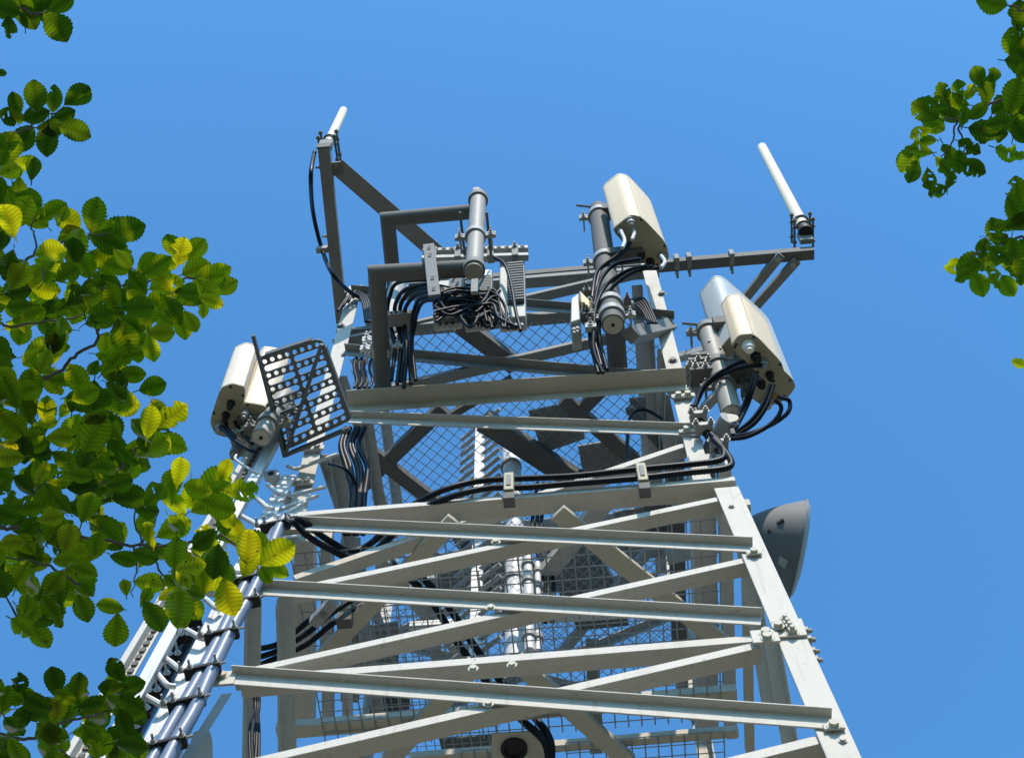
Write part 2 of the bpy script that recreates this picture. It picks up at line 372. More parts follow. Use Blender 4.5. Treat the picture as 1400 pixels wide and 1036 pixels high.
# gusset and splice plates with bolts on the right leg
def plate_ft(cx_, cy_, w, h, off, ax=None, m='paint', name='gusset_plate', t=.012, bolts=(), br=.02, tail=.0, hit=ft):
    c = hit(cx_, cy_, off); a = (ax or EX); a = (a - FN * a.dot(FN)).normalized(); b = FN.cross(a).normalized()
    o = part(MB().box(c, a * w / 2, b * h / 2, FN * t / 2), name, m)
    for (i, j) in bolts:
        q = MB().hexbolt(c + a * i * w / 2 + b * j * h / 2 + FN * t / 2, FN, br, br * .9, tail); q.build('bolt', 'beige', o)
    return o
legd = (T(wl(4), -wl(4), 4) - T(WT, -WT, ZT)).normalized()
plate_ft(1079, 859, .13, .13, .008, EX, bolts=((-.15, .75), (-.05, .3), (.02, -.15), (.1, -.6)), br=.021, tail=.015)
plate_ft(1046, 870, .115, .095, .016, EX, bolts=((.1, .35), (.1, -.4)), br=.021)
plate_ft(1064, 857, .05, .03, .02, EX, bolts=((0, 0),), br=.02)
plate_ft(1031, 756, .07, .03, .012, EX, bolts=((0, 0),), br=.018)
plate_ft(1140, 993, .08, .035, .012, EX, bolts=((0, 0),), br=.02)
plate_ft(297, 928, .16, .1, .012, EX, bolts=((-.4, .3), (.3, .2)), br=.018)
plate_ft(385, 712, .09, .05, .012, EX, bolts=((0, 0),))
for (x, y) in ((678, 741), (671, 831), (668, 962), (647, 914), (700, 909)):
    q = MB().hexbolt(ft(x, y, .05 if y < 980 and y not in (914, 909) else -.0), EZ * -1 if False else FN, .016, .012); q.build('bolt', 'beige', tower)
# bolts of the side flange, proud of the right leg
for (x, y) in ((1107, 862), (1112, 874), (1117, 890), (1121, 902)):
    p = ft(x, y, -.06); MB().hexbolt(p - EX * .03, EX, .02, .02, .02).build('bolt', 'steel', tower)
for (x, y) in ((1000, 692), (1152, 1012)):
    MB().hexbolt(ft(x, y, .002), FN, .012, .010).build('bolt', 'paint', tower)
for (x, y, w, h) in ((1000, 684, .10, .06), (1034, 764, .09, .05)):
    plate_ft(x, y, w, h, -.02, EX, bolts=((.25, .1),), br=.014)
# ---- upper, straight part
H2 = dbrace((474, 565), (940, 534), .115, .09, hit=fu, off=.012, name='horizontal_beam', m='beige')
H2b = dbrace((476, 579), (955, 597), .05, .075, hit=fu, off=.004)
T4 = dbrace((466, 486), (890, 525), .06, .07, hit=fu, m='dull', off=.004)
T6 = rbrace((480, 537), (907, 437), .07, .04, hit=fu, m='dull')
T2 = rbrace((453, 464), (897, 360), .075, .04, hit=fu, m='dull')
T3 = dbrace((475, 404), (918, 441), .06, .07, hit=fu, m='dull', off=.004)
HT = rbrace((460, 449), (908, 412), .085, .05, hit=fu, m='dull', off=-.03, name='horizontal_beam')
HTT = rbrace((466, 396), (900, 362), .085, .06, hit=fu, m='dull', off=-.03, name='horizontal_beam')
ZF = 9.12                                # upper platform
for k in (1, 2, 3):                      # other three faces of the straight part
    def up_(k, s, z, ins=.03):
        w = WU - ins
        return [None, T(w, s * w, z), T(s * w, w, z), T(-w, s * w, z)][k]
    for z0, z1 in ((9.9, 8.6), (8.6, 7.5)):
        for s in (-1, 1):
            if k in (1, 3) and s > 0: continue
            part(MB().angle(up_(k, -s * .95, z0, .02 if s > 0 else .05), up_(k, s * .95, z1, .02 if s > 0 else .05), fn[k] * -1, .06, EZ * -1, .05), 'brace', 'galv')
    for z in (9.9, 9.0, 7.6):
        part(MB().angle(up_(k, -.94, z, .1), up_(k, .94, z, .1), fn[k] * -1, .08, EZ * -1, .06), 'horizontal_beam', 'galv')
# ---- platforms: welded mesh, wires as real bars
def grating(x0, x1, y0, y1, z, sp, r, diag=False, holes=()):
    mb = MB()
    def seg(a, b):
        A, B = T(a[0], a[1], z), T(b[0], b[1], z); u, v = frame(B - A)
        mb.bar(A, B, [(r, 0), (0, r), (-r, 0), (0, -r)], u, v)
    def cut(a, b):                        # drop what crosses an opening
        N_ = 40; run = None
        for i in range(N_ + 1):
            p = (a[0] + (b[0] - a[0]) * i / N_, a[1] + (b[1] - a[1]) * i / N_)
            ins = any(h[0] < p[0] < h[1] and h[2] < p[1] < h[3] for h in holes)
            if not ins and run is None: run = p
            if (ins or i == N_) and run is not None:
                if abs(p[0] - run[0]) + abs(p[1] - run[1]) > .02: seg(run, p)
                run = None
    if not diag:
        n = int((x1 - x0) / sp)
        for i in range(n + 1): cut((x0 + i * sp, y0), (x0 + i * sp, y1))
        n = int((y1 - y0) / sp)
        for i in range(n + 1): cut((x0, y0 + i * sp), (x1, y0 + i * sp))
    else:
        for sgn in (1, -1):
            c = -6.0
            while c < 6:                  # lines y = sgn*x + c
                pts = []
                xa, xb = x0, x1
                ya, yb = sgn * xa + c, sgn * xb + c
                # clip to the y range
                if sgn > 0: xa, xb = max(x0, y0 - c), min(x1, y1 - c)
                else: xa, xb = max(x0, c - y1), min(x1, c - y0)
                if xb - xa > .03: cut((xa, sgn * xa + c), (xb, sgn * xb + c))
                c += sp * 1.414
    return mb
GZ = ZT + .03
part(grating(-1.10, 1.13, -1.08, .22, GZ, .074, .0042), 'floor_grating', 'wire', bevel=0)
part(grating(-.35, 1.13, .30, 1.1, GZ, .074, .0042, holes=((-.05, .22, .26, .62),)), 'floor_grating', 'wire', bevel=0)
part(grating(-1.09, 1.09, -1.09, 1.8, ZF, .066, .0030, True, holes=((-.33, .02, -.05, .35),)), 'floor_grating', 'wire', bevel=0)
def joist(p0, p1, z, w, h, m='beige', ext=0):
    A, B = lev(*p0, z), lev(*p1, z); d = (B - A); A = A - d * ext; B = B + d * ext
    return part(MB().rect(A + EZ * h / 2, B + EZ * h / 2, w, h, EZ), 'floor_joist', m)
joist((378, 1003), (1008, 952), GZ + .008, .085, .06)
joist((383, 830), (388, 1004), GZ + .02, .05, .05)
joist((1020, 690), (1026, 1030), GZ + .02, .05, .06)
joist((560, 1040), (1010, 1003), GZ + .01, .05, .05)
joist((762, 702), (1000, 890), GZ - .045, .10, .03)          # plan diagonals under the lower platform
joist((622, 712), (440, 900), GZ - .045, .09, .03)
joist((650, 910), (530, 1045), GZ - .06, .10, .05)
joist((705, 905), (860, 1045), GZ - .06, .10, .05)
# pale side beams above the floor, seen through the mesh
for (p0, p1, z, w) in (((962, 640), (968, 1010), 6.75, .13), ((992, 640), (1001, 1010), 6.62, .06), ((415, 740), (415, 1000), 6.75, .11), ((445, 740), (447, 1000), 6.9, .06), ((470, 830), (474, 1000), 7.0, .05)):
    joist(p0, p1, z, w, .16, 'paint')
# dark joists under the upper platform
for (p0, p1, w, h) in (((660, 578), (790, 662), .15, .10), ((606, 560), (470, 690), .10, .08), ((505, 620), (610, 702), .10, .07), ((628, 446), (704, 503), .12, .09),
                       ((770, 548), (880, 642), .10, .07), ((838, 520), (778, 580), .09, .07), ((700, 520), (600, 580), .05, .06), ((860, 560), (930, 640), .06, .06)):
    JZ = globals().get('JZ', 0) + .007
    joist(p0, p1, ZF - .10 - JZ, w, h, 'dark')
for (a, b, c, d) in (((722, 562), (790, 548), (800, 600), (742, 620)), ((860, 545), (915, 540), (925, 585), (868, 592)), ((790, 610), (850, 600), (860, 650), (800, 665))):
    part(MB().prism([lev(*q, ZF + .02) for q in (a, b, c, d)], EZ * .02), 'floor_plate', 'dull')
for (a, b, c, d) in (((600, 760), (690, 735), (690, 800), (575, 815)), ((840, 700), (905, 690), (905, 760), (835, 775)), ((745, 745), (790, 735), (830, 800), (770, 830)), ((480, 860), (545, 850), (545, 930), (480, 940))):
    part(MB().prism([lev(*q, 8.2) for q in (a, b, c, d)], EZ * .02), 'floor_plate', 'dull')
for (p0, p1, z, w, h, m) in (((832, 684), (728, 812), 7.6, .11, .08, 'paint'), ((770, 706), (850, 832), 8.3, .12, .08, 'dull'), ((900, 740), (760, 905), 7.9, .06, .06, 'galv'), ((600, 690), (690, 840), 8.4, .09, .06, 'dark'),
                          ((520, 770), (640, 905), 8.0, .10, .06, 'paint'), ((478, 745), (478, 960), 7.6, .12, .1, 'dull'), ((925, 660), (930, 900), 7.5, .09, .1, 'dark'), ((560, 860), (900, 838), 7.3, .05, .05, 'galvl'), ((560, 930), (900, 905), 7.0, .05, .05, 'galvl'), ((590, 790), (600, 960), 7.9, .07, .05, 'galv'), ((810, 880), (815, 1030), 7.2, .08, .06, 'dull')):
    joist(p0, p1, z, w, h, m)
for (a, b, c, d) in (((880, 690), (930, 680), (932, 740), (885, 745)), ((600, 1010), (680, 1004), (690, 1040), (610, 1050)), ((505, 930), (560, 925), (560, 980), (505, 985)), ((770, 820), (850, 812), (860, 855), (790, 862))):
    part(MB().prism([lev(*q, 7.7) for q in (a, b, c, d)], EZ * .02), 'floor_plate', 'plate')
part(grating(-.15, 1.02, -.35, 1.0, 7.7, .05, .0026, True), 'floor_grating', 'wire', bevel=0)
part(grating(-1.0, -.2, -.2, 1.2, 7.4, .06, .003), 'floor_grating', 'wire', bevel=0)
# round cable gland in a plate on the lower floor
pl = part(MB().prism([lev(*q, GZ - .03) for q in ((672, 1003), (752, 998), (760, 1050), (672, 1054))], EZ * .012), 'entry_plate', 'beige')
c = lev(703, 1022, GZ - .034); MB().lathe(c, EZ * -1, [(0, .075), (.02, .075), (.02, .058), (.002, .05)]).build('gland', 'rubber', pl, True)
# cross tubes, conduits inside the cage
for (pts, y, r, m) in ((((705, 905), (703, 700), (698, 612)), 5.0, .066, 'pipew'), (((724, 890), (722, 760)), 4.7, .03, 'galvl'), (((736, 890), (735, 770)), 4.72, .02, 'galvl')):
    th_ = thing('conduit', aty(*pts[0], y), {'pipew': 'thick white upright conduit in the middle of the tower cage', 'galvl': ''}[m] or ('slim galvanised conduit beside the thick white one' if r > .025 else 'thinnest galvanised conduit beside the thick white one'), 'conduit')
    MB().tube([aty(*q, y) for q in pts], r, 18).build('tube', m, th_, True)
    for k in range(5):
        t = .12 + k * .19; p = aty(*pts[0], y).lerp(aty(*pts[-1], y), t); dd = (aty(*pts[-1], y) - aty(*pts[0], y)).normalized()
        MB().lathe(p, dd, [(0, r + .002), (0, r + .012), (.03, r + .012), (.03, r + .002)], 18).build('pipe_clip', 'chrome', th_, True)
# peg pole
A, B = aty(650, 905, 5.05), aty(657, 575, 5.05)
pp = thing('climbing_pole', A, 'white peg pole with slanting rungs rising in the middle of the tower', 'ladder')
MB().rect(A, B, .075, .05, EY).build('pole', 'galvl', pp, bevel=.004)
pd = (EX * .8 - EY * .6).normalized(); nn = int((B - A).length / .125)
for i in range(nn):
    p = A + (B - A) * ((i + .5) / nn); MB().cyl(p - pd * .2, p + pd * .2, .016, 10).build('rung', 'galv', pp, True)

# ---------------------------------------------------------------- outriggers and pipe brackets
def solid_arm(A, B, w, h, name, label, m='dull', hint=EZ, cat='mounting arm'):
    th_ = thing(name, A, label, cat); MB().rect(A, B, w, h, hint).build('beam', m, th_, bevel=.004); return th_
ZA = 9.95
la0, la1 = lev(468, 440, ZA), lev(443, 200, ZA)
LA = solid_arm(la0, la1, .085, .085, 'outrigger_arm', 'long dark arm reaching out from the upper left corner to the short whip antenna')
MB().box(la1 + (la1 - la0).normalized() * .004, EX * .05, EY * .006, EZ * .05).build('end_plate', 'dark', LA)
for (x, y) in ((449, 228), (458, 322), (460, 340)):
    MB().hexbolt(lev(x, y, ZA) - EX * .045, EX * -1, .016, .02, .03).build('bolt', 'steel', LA)
s0, s1 = lev(452, 236, ZA - .01), lev(592, 357, ZA - .01)
LS = thing('diagonal_strut', s0, 'dark diagonal angle strut bracing the long left arm', 'strut')
MB().angle(s0, s1, EZ, .07, (s1 - s0).normalized().cross(EZ), .13, .008).build('beam', 'dull', LS, bevel=.002)
MB().box(lev(456, 231, ZA), EX * .07, EY * .05, EZ * .01).build('end_plate', 'dull', LS)
ra0, ra1 = lev(560, 392, ZA + .05), lev(1112, 346, ZA + .05)
RA = thing('outrigger_arm', ra0, 'long dark horizontal beam across the tower top reaching right to the tall whip antenna', 'mounting arm')
rd = (ra1 - ra0).normalized(); ru = EZ; rv = rd.cross(ru)
MB().bar(ra0, ra1, [(-.04, -.04), (.04, -.04), (.04, .04), (-.04, .04)], ru, rv).build('beam', 'dark', RA, bevel=.003)
for (x, y) in ((925, 358), (942, 356), (1000, 352)):
    p = lev(x, y, ZA + .05); b_ = MB().box(p, rd * .018, rv * .048, EZ * .048); b_.cyl(p - rv * .05 + EZ * .04, p - rv * .12 + EZ * .04, .01, 8); b_.cyl(p - rv * .05 - EZ * .03, p - rv * .12 - EZ * .03, .01, 8); b_.build('beam_clamp', 'dull', RA, bevel=.003)
for (a, b, lb) in (((1061, 356), (1012, 416), 'flat dark strut under the right arm, the one nearer the tower'), ((1082, 364), (1028, 424), 'flat dark strut under the right arm, the one nearer the tall whip')):
    A, B = lev(*a, ZA), lev(*b, ZA); B = A + (B - A) * 3.1; A = A - (B - A) * .045
    st = thing('diagonal_strut', A, lb, 'strut'); MB().rect(A, B, .065, .05, EZ).build('beam', 'dull', st, bevel=.003)
    MB().hexbolt(A + (B - A) * .03 - EZ * .026, EZ * -1, .018, .015).build('bolt', 'steel', st)

def whip(base, top, r, label, arm_pt, cable_pts=None):
    w = thing('whip_antenna', base, label, 'antenna'); d = (top - base).normalized(); h = (top - base).length
    MB().lathe(base, d, [(0, r * .9), (.0, r), (h - r * .7, r * .86), (h - r * .25, r * .7), (h, r * .3)], 20).build('mast', 'white', w, True, ang=60)
    MB().lathe(base - d * .03, d, [(0, r * .5), (0, r * 1.12), (.06, r * 1.12), (.06, r)], 20).build('base_cap', 'rubber', w, True)
    u, v = EX, EY
    for k in (0.07, .2):
        p = base + d * k; c_ = MB()
        for s in (-1, 1):
            c_.cyl(p + EX * s * (r + .022) - EY * .08, p + EX * s * (r + .022) + EY * .16, .009, 8)
            for e in (-.075, -.02, .1): c_.hexbolt(p + EX * s * (r + .022) + EY * e, EY, .018, .016, 0, False)
        c_.tube([p + EX * math.cos(t) * (r + .008) - EY * math.sin(t) * (r + .008) for t in [math.pi * i / 10 for i in range(11)]], .008, 6)
        c_.build('u_bolt', 'dark', w, True)
    MB().box((base + d * .13).lerp(arm_pt, .55), EX * .05, EY * .02, EZ * .08).build('bracket', 'dull', w, bevel=.003)
    return w
wy = 3.62
whip(aty(1101, 316, wy), aty(1041, 200, wy), .048, 'tall cream whip antenna on the end of the right arm', lev(1104, 340, ZA + .05))
wy2 = la1.y - .02
wy2 = la1.y + .06
whip(aty(446, 203, wy2), aty(470, 150, wy2), .037, 'short white whip antenna on the end of the long left arm', la1)

# pipe brackets A (lower) and B (upper), with the mast between them
def pipe(P, r, m, parent, name='pipe', n=22):
    mb = MB()
    for a, b in zip(P, P[1:]):
        mb.cyl(a, b, r, n)
    for q in P[1:-1]:
        mb.lathe(q - EZ * r, EZ, [(r * (1 - math.cos(t)), max(.001, r * math.sin(t))) for t in [math.pi * i / 10 for i in range(11)]], n)
    return mb.build(name, m, parent, True)
def elbow(A, C, B, r, m, parent):
    """two pipes mitred square at C"""
    d1, d2 = (C - A).normalized(), (B - C).normalized(); n_ = 24
    u, v = frame(d1, EZ); mb = MB(); mit = (d1 + d2).normalized()
    ra, rm, rb = [], [], []
    for i in range(n_):
        o = (u * math.cos(2 * math.pi * i / n_) + v * math.sin(2 * math.pi * i / n_)) * r
        ra.append(A + o); k = -o.dot(mit) / d1.dot(mit); q = C + o + d1 * k; rm.append(q); rb.append(q + d2 * ((B - q).dot(d2)))
    fs = []
    for j in range(2): fs += [(j * n_ + i, j * n_ + (i + 1) % n_, (j + 1) * n_ + (i + 1) % n_, (j + 1) * n_ + i) for i in range(n_)]
    fs += [tuple(range(n_))[::-1], tuple(range(2 * n_, 3 * n_))]
    mb.add(ra + rm + rb, fs); return mb.build('pipe', m, parent, True)
zA, zB = 8.05, 9.32
Aa, Ac, Ab = lev(524, 530, zA), lev(515, 374, zA), lev(646, 367, zA)
BA = thing('pipe_bracket', Aa, 'lower bent grey pipe bracket carrying the radio boxes', 'pipe bracket')
elbow(Aa, Ac, Ab, .054, 'dark', BA)
Ba, Bc, Bb = lev(537, 372, zB), lev(530, 300, zB), lev(652, 289, zB)
BB = thing('pipe_bracket', Ba, 'upper bent grey pipe bracket above the radio boxes', 'pipe bracket')
elbow(lev(541, 412, zB), Bc, Bb, .052, 'dark', BB)
my = Ab.y - .03
m0, m1 = aty(648, 372, my), aty(654, 268, my)
MS = thing('mast_pipe', m0, 'short upright grey mast pipe between the two bent pipe brackets', 'mast')
MB().cyl(m0, m1, .054, 26).build('pipe', 'warmpipe', MS, True)
def ring(parent, p, r, ears=True, m='chrome', axis=EZ, ex=EX, ey=EY):
    mb = MB(); mb.lathe(p - axis * .03, axis, [(0, r + .001), (0, r + .014), (.06, r + .014), (.06, r + .001)], 24)
    if ears:
        for s in (-1, 1):
            for z in (-.02, .02):
                mb.box(p + ex * s * (r + .038) + axis * z * .4, ex * .038, ey * .012, axis * .022)
                mb.cyl(p + ex * s * (r + .045) - ey * .05 + axis * z, p + ex * s * (r + .045) + ey * .10 + axis * z, .006, 8)
                mb.hexbolt(p + ex * s * (r + .045) - ey * .014 + axis * z, ey * -1, .012, .011)
    return mb.build('pipe_clamp', m, parent, True, ang=30)
ring(MS, m0 + EZ * .06, .054, False, 'dull'); ring(MS, m1 - EZ * .08, .054, False, 'dull')
ring(MS, aty(650, 323, my), .054, True, 'galv')
q = MB()
for (x, y) in ((632, 318), (668, 318)): q.cyl(aty(x, y, my + .06) - EY * .14, aty(x, y, my + .06) + EY * .16, .009, 8)
q.build('threaded_rod', 'dark', MS, True)
q = MB().box(aty(652, 268, my), EX * .02, EY * .05, EZ * .04).cyl(aty(648, 274, my), aty(664, 274, my), .012, 8); q.build('top_clamp', 'steel', MS, True)
MB().box(aty(649, 392, my + .02), EX * .02, EY * .012, EZ * .10).build('hook', 'dull', MS)
# left clamped upright between bracket arms
ly_ = 3.63
p0, p1 = aty(520, 484, ly_), aty(547, 378, ly_)
LM = thing('mast_pipe', p0, 'upright grey pipe with a round end cap clamped on the lower bracket arm', 'mast')
MB().cyl(p0, p1, .058, 26).build('pipe', 'galv', LM, True)
ring(LM, p0 + EZ * .10, .058, True, 'galvl'); ring(LM, p0 + EZ * .24, .058, True, 'galvl')
MB().cyl(p0 - EZ * .004, p0, .05, 24).build('end_cap', 'beige', LM, True); MB().cyl(p0 - EZ * .007, p0 - EZ * .003, .007, 10).build('drain_hole', 'rubber', LM)
# strut with slots where the cables pass
sa, sb = aty(530, 437, 3.5), aty(566, 434, 3.5)
SB = thing('cable_strut', sa, 'slotted steel strut gathering black cables beside the lower bracket arm', 'cable bracket')
st = MB().rect(sa, sb, .09, .05, EZ); st.build('rail', 'dull', SB, bevel=.003)
for t in (.12, .4, .68, .92):
    p = sa.lerp(sb, t); MB().box(p - EY * .047, EX * .014, EY * .003, EZ * .012).build('slot', 'rubber', SB)

# ---------------------------------------------------------------- radio boxes
def radio(px0, px1, pyb, pyt, y, dep, label, plain):
    A, B = L(aty(px0, pyb, y)), L(aty(px1, pyb, y)); zt_ = L(aty(px0, pyt, y)).z; x0, x1, y0, z0 = A.x, B.x, (A.y + B.y) / 2, A.z
    th_ = thing('radio_unit', T((x0 + x1) / 2, y0, z0), label, 'radio unit', 'radio boxes under the mast')
    MB().tbox(x0, x1, y0, y0 + dep, z0 + .03, zt_).build('housing', 'fin', th_, bevel=.008)
    xs = x0 + (x1 - x0) * plain; nf = 15
    fb = MB()
    MB().tbox(xs, x1 - .006, y0 - .004, y0 + .002, z0 + .22, zt_ - .16).build('heat_sink', 'findk', th_)
    for i in range(nf):
        z = z0 + .24 + (zt_ - z0 - .43) * i / (nf - 1); fb.tbox(xs, x1 - .004, y0 - .035, y0 - .005, z - .010, z + .010)
    fb.build('fin_stack', 'plate', th_)
    for i in range(4):
        c_ = T(x0 + (x1 - x0) * (.16 + .22 * i), y0 + dep * .45, z0 + .03)
        MB().lathe(c_, EZ * -1, [(0, .024), (.02, .024), (.02, .016), (.06, .016)], 14).build('connector', 'chrome', th_, True)
    MB().tbox(x0 + .02, x0 + (x1 - x0) * .45, y0 - .007, y0 - .001, z0 + .08, z0 + .2).build('terminal_cover', 'beige', th_, bevel=.004)
    MB().tbox(x0 + .012, x1 - .012, y0 - .012, y0 - .003, zt_ - .13, zt_ - .03).build('name_plate', 'label', th_)
    tx = MB()                                   # a row of tiny characters on the plate, too small to read
    for i in range(9):
        if i == 2: continue
        xx = x0 + .05 + (x1 - x0 - .1) * i / 9; tx.tbox(xx, xx + .009, y0 - .0135, y0 - .0115, zt_ - .10, zt_ - .065)
    tx.build('lettering', 'rubber', th_)
    return th_
ry = 3.36
radio(682, 719, 436, 352, ry, .10, 'finned grey radio box hanging alone at the right end of the strut', .34)
radio(591, 630, 434, 372, ry - .02, .10, 'grey radio box at the left end of the strut behind a tangle of cables', .5)
radio(634, 671, 436, 370, ry, .10, 'grey radio box in the middle of the strut below the mast', .5)
A, B = aty(578, 345, ry - .03), aty(722, 341, ry - .03)
SR = thing('mounting_rail', A, 'slotted horizontal rail on the mast that carries the radio boxes', 'rail')
for dz in (.0, -.14):
    MB().rect(A + EZ * dz, B + EZ * dz, .045, .05, EZ).build('rail', 'galv', SR, bevel=.003)
for i in range(13):
    p = A.lerp(B, (i + .7) / 13.4); MB().box(p - EY * .024 + EZ * -.004, EX * .014, EY * .003, EZ * .012).build('slot', 'rubber', SR)
for i in (1, 4, 8, 11):
    p = A.lerp(B, (i + .4) / 13); MB().box(p - EZ * .07, EX * .022, EY * .03, EZ * .1).build('bracket', 'dull', SR, bevel=.003)
    MB().hexbolt(p - EY * .03 - EZ * .02, EY * -1, .016, .014, .02).build('bolt', 'chrome', SR)
q0, q1 = aty(586, 335, 3.0), aty(594, 405, 3.0)
VB = thing('slotted_bar', q0, 'dark slotted upright bar crossing the lower bent pipe', 'bar')
MB().rect(q0, q1, .07, .02, EY).build('bar', 'plate', VB, bevel=.003)
for t in (.1, .25, .7, .9): MB().box(q0.lerp(q1, t) - EY * .0115, EX * .01, EY * .002, EZ * .03).build('slot', 'rubber', VB)

# ---------------------------------------------------------------- panel antennas
def panel(zb, poly, ref, top, label, m='cream', conns=(), lens=None):
    P = [lev(*p, zb) for p in poly]; b0 = lev(*ref, zb); t0 = aty(*top, b0.y); vec = t0 - b0
    P = chaikin(P); c = sum(P, Vector()) / len(P)
    th_ = thing('panel_antenna', c, label, 'panel antenna')
    mb = MB(); n = len(P); rings = [(0, 1.0), (.94, 1.0), (.975, .97), (.992, .90), (1.0, .75)]
    vs = []; fs = []
    for t, s in rings: vs += [c + (p - c) * s + vec * t for p in P]
    for j in range(len(rings) - 1): fs += [(j * n + i, j * n + (i + 1) % n, (j + 1) * n + (i + 1) % n, (j + 1) * n + i) for i in range(n)]
    fs += [tuple(range(n))[::-1], tuple(range((len(rings) - 1) * n, len(rings) * n))]
    mb.add(vs, fs); mb.build('radome', m, th_, True, ang=35)
    d = vec.normalized()
    MB().prism([c + (p - c) * 1.012 - d * .014 for p in P], d * .018).build('end_cap', 'olive', th_, bevel=.003)
    MB().prism([c + (p - c) * 1.008 + vec * .93 for p in P], d * .008, False).build('seam', 'olive', th_)
    bi = min(range(n), key=lambda i: (P[i] - b0).length)
    for k_ in (bi, (bi + 7) % n): MB().tube([c + (P[k_] - c) * 1.002, c + (P[k_] - c) * 1.002 + vec * .94], .0035, 6).build('seam_line', 'olive', th_, True)
    for (x, y, r, mm) in conns:
        p = lev(x, y, zb - .015)
        MB().lathe(p, d * -1, [(0, r * 1.3), (.012, r * 1.3), (.012, r), (.055, r), (.055, r * .6), (.08, r * .6)], 14).build('connector', mm, th_, True)
    for i in range(0, n, 6):
        MB().cyl(c + (P[i] - c) * .9 - d * .014, c + (P[i] - c) * .9 - d * .021, .008, 6).build('screw', 'rubber', th_)
    return th_, c, d
zP1 = 9.0
panel(zP1, ((838, 312), (862, 293), (877, 296), (910, 331), (915, 352), (899, 366), (882, 362), (842, 320)), (876, 297), (857, 238), 'cream panel antenna on the tall mast at the top, above looping cables',
      conns=((849, 316, .024, 'chrome'), (862, 303, .028, 'chrome'), (876, 347, .024, 'rubber'), (889, 358, .024, 'rubber'), (905, 350, .024, 'chrome')))
zP2 = 7.6
panel(zP2, ((1000, 471), (1010, 457), (1031, 455), (1068, 494), (1072, 509), (1058, 525), (1046, 520), (1003, 476)), (1031, 456), (1013, 400), 'cream panel antenna at the front of the right pair',
      conns=((1023, 472, .03, 'label'), (1033, 487, .024, 'rubber'), (1043, 496, .026, 'chrome'), (1052, 512, .02, 'rubber')))
panel(zP2 + .55, ((976, 486), (1001, 456), (1016, 457), (1083, 516), (1087, 528), (1074, 545), (1046, 556), (1020, 538)), (1086, 524), (1051, 436), 'pale blue-white panel antenna at the back of the right pair', 'bluew',
      conns=((1060, 543, .02, 'orange'), (1047, 550, .03, 'beige'), (1040, 523, .024, 'rubber')))
zP3 = 7.3
panel(zP3, ((287, 575), (302, 529), (318, 523), (336, 528), (332, 562), (312, 597), (295, 592)), (302, 529), (322, 471), 'outer ivory panel antenna left of the perforated step plate', 'ivory', conns=((316, 551, .018, 'rubber'), (309, 567, .018, 'rubber'), (301, 582, .024, 'galv')))
panel(zP3 - .02, ((330, 548), (362, 553), (373, 565), (360, 589), (342, 592), (325, 576)), (332, 546), (360, 468), 'narrower ivory panel antenna partly behind the perforated step plate', 'ivory', conns=((336, 563, .022, 'chrome'), (343, 575, .02, 'rubber')))
# loose low box with a chrome plug beneath the left pair
bp = [lev(*p, 7.15) for p in ((312, 596), (340, 584), (352, 600), (345, 622), (322, 626))]
JB = thing('junction_box', sum(bp, Vector()) / 5, 'olive box with a shiny plug hanging below the left antennas', 'junction box')
MB().prism(chaikin(bp), EZ * .25).build('housing', 'olive', JB, True, .004, 35)
MB().lathe(lev(323, 615, 7.15), EZ * -1, [(0, .032), (.05, .032), (.05, .02), (.09, .02)], 14).build('plug', 'chrome', JB, True)

# masts that carry the panels
def mast(pb, pt, y, r, label, clamps, m='galv', m2='galv'):
    A, B = aty(*pb, y), aty(*pt, y); th_ = thing('mast_pipe', A, label, 'mast')
    MB().cyl(A, B, r, 26).build('pipe', m, th_, True)
    MB().cyl(A - (B - A).normalized() * .004, A, r * .86, 24).build('end_cap', 'beige', th_, True); MB().cyl(A - EZ * .008, A - EZ * .002, .012, 8).build('drain_hole', 'rubber', th_)
    for k in clamps: ring(th_, A.lerp(B, k), r, True, m2, (B - A).normalized())
    MB().cyl(B - EX * .16 - EY * .06 - EZ * .03, B + EX * .14 - EZ * .03, .009, 8).build('threaded_rod', 'dark', th_, True)
    return th_, A, B
MT, A1, B1 = mast((838, 444), (818, 287), 3.4, .07, 'tall upright grey mast carrying the topmost panel antenna', (.06, .14, .5, .93), 'dark', 'galv')
MB().box(A1.lerp(B1, .93) + EX * .12 - EY * .03, EX * .1, EY * .05, EZ * .05).build('tilt_bracket', 'dark', MT, bevel=.004)
MB().box(A1.lerp(B1, .5) + EX * .14 - EY * .03, EX * .12, EY * .05, EZ * .05).build('tilt_bracket', 'dark', MT, bevel=.004)
a0, a1 = lev(846, 520, 8.2), lev(839, 428, 8.2)
AR = thing('support_tube', a0, 'dark pipe arm from the tower face to the tall mast', 'mounting arm'); MB().cyl(a0, a1, .062, 22).build('pipe', 'dark', AR, True)
a0, a1 = aty(862, 458, 3.5), aty(915, 446, 3.8)
AR = thing('support_beam', a0, 'grey square arm joining the tall mast to the right leg', 'mounting arm'); MB().rect(a0, a1, .08, .09, EZ).build('beam', 'dull', AR, bevel=.004); MB().box(a1 - EX * .03 + EZ * .02, EX * .02, EY * .06, EZ * .1).build('end_plate', 'galv', AR, bevel=.003)
MR, A2, B2 = mast((1001, 566), (966, 448), 3.7, .063, 'upright grey mast carrying the right pair of panel antennas', (.3, .52, .95), 'warmpipe', 'dull')
for k in (.35, .9): MB().box(A2.lerp(B2, k) + EX * .16 - EY * .06, EX * .13, EY * .05, EZ * .05).build('tilt_bracket', 'dark', MR, bevel=.004)
p = lev(998, 585, 7.15); AR = thing('support_tube', p, 'stub of grey pipe with a round cap below the right mast', 'mounting arm')
